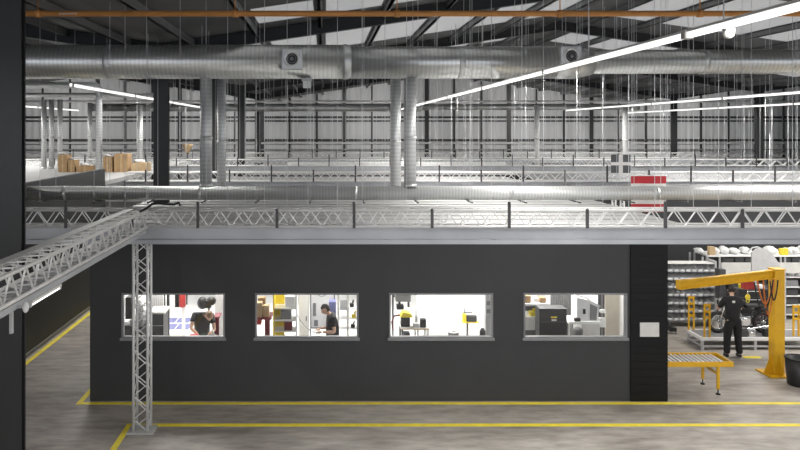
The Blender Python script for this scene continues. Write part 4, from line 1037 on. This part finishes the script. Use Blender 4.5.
obj('monitor', B().rbox(PX(467,y),PX(477,y),y,y+.15,PZ(322,y),PZ(316,y),.015), 'dark_grey', t); obj('bracket', B().box(PX(463,y),PX(466.5,y),y+.02,y+.12,PZ(322.5,y),PZ(314.5,y)).box(PX(463,y),PX(479,y),y+.0,y+.15,PZ(323.2,y),PZ(322.2,y)), 'bright_yellow', t)
obj('pole', B().cyl((PX(468,y),y+.08,.05),(PX(468,y),y+.08,PZ(323,y)),.025).cyl((PX(465.5,y),y+.08,PZ(314,y)),(PX(465.5,y),y+.08,PZ(309,y)),.012).box(PX(464,y),PX(473,y),y+.06,y+.1,PZ(313.5,y),PZ(312.8,y)), 'dark_grey', t); obj('foot', B().lathe((PX(468,y),y+.08,.012),(0,0,1),[(0,.3),(.03,.3),(.05,.04)],18), 'black', t)
one('castor_stool', B().lathe((PX(471,17.2),17.2,.012),(0,0,1),[(0,.2),(.03,.2),(.05,.03),(.5,.03),(.52,.18),(.56,.18)],20), 'black', 'round black stool below the dark monitor box', 'stool')
one('oil_can', B().lathe((PX(482.5,16.8),16.8,.012),(0,0,1),[(0,.07),(PZ(331,16.8)-.012,.07),(PZ(328,16.8)-.012,.03)],14), 'black', 'slim black can standing beside the grey post', 'can')
y = 17.0
t = thing('service_post', 'grey service post with sockets at the third window edge', 'post', (PX(488.5,y),y+.1,.012))
obj('post', B().rbox(PX(485.5,y),PX(491.5,y),y,y+.2,.012,2.1,.01), 'light_grey', t); obj('socket', B().box(PX(486.5,y),PX(490.5,y),y-.02,y-.0005,PZ(305,y),PZ(301,y)).box(PX(486.5,y),PX(490.5,y),y-.02,y-.0005,PZ(313,y),PZ(309,y)), 'mid_grey', t)
one('room_divider', B().box(PX(417,19.6),PX(484,19.6),19.6,19.66,.012,1.6).box(PX(420,19.6),PX(423,19.6),19.4,19.86,.012,.05).box(PX(479,19.6),PX(482,19.6),19.4,19.86,.012,.05), 'white', 'plain white standing screen behind the third window bench', 'screen')
# --- window four
y = 16.6
x0 = PX(518,y); x1 = PX(550,y); tz = PZ(304,y)
t = thing('workbench', 'white shelf bench with brown boxes at the fourth window', 'bench', ((x0+x1)/2,y+.3,.012))
obj('top', B().box(x0,x1,y,y+.6,tz-.05,tz), 'white', t)
obj('lower_top', B().box(x0,PX(538,y),y,y+.6,PZ(317,y)-.04,PZ(317,y)), 'white', t)
for px in (520,549): obj('leg', B().box(PX(px,y)-.025,PX(px,y)+.025,y+.02,y+.07,.012,tz-.05).box(PX(px,y)-.025,PX(px,y)+.025,y+.5,y+.55,.012,tz-.05), 'light_grey', t)
obj('back_board', B().box(x0,x1,y+.56,y+.6,.3,tz-.05), 'dark_grey', t); obj('front_panel', B().box(x0,PX(537,y),y-.012,y-.0005,PZ(330,y),PZ(318,y)), 'off_white', t)
for i, (a_, b_, yt, lab) in enumerate(((525,531,296,'brown box on the white shelf bench at window edge'),(540,546,298,'brown box on the white shelf bench near its end'))):
    one('small_box', B().rbox(PX(a_,y+.1),PX(b_,y+.1),y+.1,y+.3,tz+.001,PZ(yt,y+.1),.01), 'cardboard', lab, 'box')
one('white_carton', B().rbox(PX(533,y+.2),PX(539,y+.2),y+.2,y+.4,tz+.001,PZ(298,y+.2),.01), 'white', 'white carton between two brown boxes on the shelf bench', 'box')
lt = PZ(317,y)
t = thing('yellow_grinder', 'small yellow tool on the lower top beside the black case', 'tool', (PX(533.5,y+.1),y+.1,lt))
c = Vector((PX(533.5,y+.12),y+.12,lt)); obj('body', B().rbox(c.x-.09,c.x+.06,c.y-.08,c.y+.1,lt+.001,lt+.1,.02).ball((c.x+.02,c.y,lt+.13),.05), 'bright_yellow', t); obj('wheel', B().cyl((c.x+.08,c.y-.04,lt+.06),(c.x+.08,c.y+.04,lt+.06),.05), 'dark_grey', t)
y = 15.9
x0, x1 = PX(539.5,y), PX(567,y); tz = PZ(308.5,y)
t = thing('black_case', 'large black transport case with yellow label in the fourth window', 'case', ((x0+x1)/2,y+.25,.012))
obj('body', B().rbox(x0,x1,y,y+.34,.012,tz,.02), 'black', t); obj('lid', B().rbox(x0-.008,x1+.008,y-.008,y+.348,tz-.3,tz-.292,.003), 'dark_grey', t)
obj('edge_trim', B().box(x0,x1,y-.006,y+.005,tz-.004,tz+.006), 'alu_dull', t); obj('sticker', B().box(PX(551,y),PX(557,y),y-.005,y-.0005,PZ(318,y),PZ(316.5,y)), 'bright_yellow', t); obj('sticker', B().box(PX(551.5,y),PX(556.5,y),y-.005,y-.0005,PZ(321,y),PZ(319.3,y)), 'off_white', t)
y = 18.2
b = B()
for i in range(10): xx = PX(552+i*2.2,y); b.cyl((xx,y,.4),(xx,y,PZ(282,y)),.04,n=8)
t = thing('strip_curtain', 'dark grey pleated curtain on a rail behind the black case', 'curtain', (PX(562,y),y,.012))
obj('curtain', b, 'curtain_dark', t)
obj('rail_frame', B().cyl((PX(550,y),y,PZ(282,y)+.015),(PX(574,y),y,PZ(282,y)+.015),.018).cyl((PX(549.5,y),y,PZ(282,y)+.02),(PX(549.5,y),y,.012),.018).cyl((PX(574.5,y),y,PZ(282,y)+.02),(PX(574.5,y),y,.012),.018), 'alu', t)
y = 16.5
t = thing('measuring_machine', 'white machine with sloped grey screen in the fourth window', 'machine', (PX(585,y),y+.3,.012))
x0, x1 = PX(569,y), PX(601,y)
obj('table', B().box(x0,x1,y,y+.6,PZ(322,y)-.05,PZ(322,y)), 'white', t)
obj('base', B().rbox(PX(583,y),x1,y+.05,y+.55,.1,PZ(322,y)-.05,.02), 'off_white', t)
obj('leg', B().box(x0+.02,x0+.08,y+.03,y+.09,.012,PZ(322,y)-.05).box(x0+.02,x0+.08,y+.5,y+.56,.012,PZ(322,y)-.05), 'off_white', t)
obj('foot', B().box(PX(584,y),x1-.03,y+.1,y+.5,.012,.1), 'dark_grey', t)
obj('housing', B().prism([(PX(577,y+.1),PZ(321.5,y+.1)),(PX(598,y+.1),PZ(321.5,y+.1)),(PX(599,y+.1),PZ(307,y+.1)),(PX(588,y+.1),PZ(300,y+.1)),(PX(577,y+.1),PZ(297.5,y+.1))], y+.1, y+.5), 'white', t)
obj('screen', B().prism([(PX(590,y+.08),PZ(320,y+.08)),(PX(596.5,y+.08),PZ(320,y+.08)),(PX(597.5,y+.08),PZ(307,y+.08)),(PX(590.5,y+.08),PZ(304,y+.08))], y+.08, y+.098), 'mid_grey', t)
obj('control', B().box(PX(583,y+.08),PX(585.5,y+.08),y+.07,y+.098,PZ(314,y+.08),PZ(309,y+.08)), 'black', t)
obj('arm', B().tube([P(576,295,y+.3),P(585,297,y+.3),P(592,302,y+.3),P(600,307,y+.3)],.025), 'light_grey', t)
obj('keypad', B().rbox(PX(575,y),PX(581,y),y+.02,y+.1,PZ(322,y)+.001,PZ(318.5,y),.01), 'black', t)
one('wheeled_drum', B().lathe((PX(577.5,16.3),16.3,.012),(0,0,1),[(0,.1),(.05,.1),(.06,.12),(PZ(330,16.3),.12),(PZ(328,16.3),.06)],16), 'dark_grey', 'dark round drum under the white machine table', 'drum')
y = 16.9
t = thing('equipment_frame', 'black upright frame with white boxes beside the beige board', 'frame', (PX(601,y),y+.1,.012))
obj('upright', B().box(PX(598.5,y),PX(601,y),y,y+.06,.012,2.1).box(PX(603,y),PX(604.8,y),y,y+.06,.012,2.1), 'dark_grey', t)
obj('panel', B().box(PX(601,y),PX(603,y),y+.01,y+.05,.2,2.1), 'mid_grey', t); obj('box_unit', B().rbox(PX(598,y),PX(604,y),y-.12,y-.001,PZ(326,y),PZ(317,y),.01), 'white', t); obj('box_unit', B().rbox(PX(599,y),PX(604,y),y-.12,y-.001,PZ(312,y),PZ(309,y),.01), 'white', t)
one('beige_board', B().box(PX(605.2,17.1),7.0,17.1,17.16,.012,2.2), 'beige', 'plain beige partition board closing the end of the fourth window', 'board')

# ------------------------------------------------------------------ lights
for i, x in enumerate((-3, 1.2, 5.2)):
    for yy in (17.2, 20.5): area('room_lamp', (x, yy, 3.5), 2.6, 1.4, 150, (1,.985,.955))
area('shelving_lamp', (12.5, 18.2, 5.6), 4, .2, 200)
for x in (-20, -8, 4, 16, 28):
    o = area('added_wall_wash', (x, 50, 7.0), 3, .3, 230); o.rotation_euler = (math.radians(75), 0, 0)  # wash lights added to brighten the end wall, no fittings of the hall
W = bpy.data.worlds.new('World'); S.world = W; W.use_nodes = True
bg = W.node_tree.nodes['Background']; bg.inputs[0].default_value = (.85,.9,1,1); bg.inputs[1].default_value = 1.8

# ------------------------------------------------------------------ camera
cd = bpy.data.cameras.new('camera'); cam = bpy.data.objects.new('camera', cd); COL.objects.link(cam)
cam.location = (0,0,H); cam.rotation_euler = (math.pi/2,0,0)
cd.sensor_width = 36; cd.lens = F/800*36; cd.shift_x = (400-VX)/800; cd.shift_y = (VY-225)/800; cd.clip_end = 300
S.camera = cam
S.view_settings.view_transform = 'Standard'; S.view_settings.look = 'None'; S.view_settings.gamma = 1; S.view_settings.use_curve_mapping = False
S.view_settings.exposure = 0.1
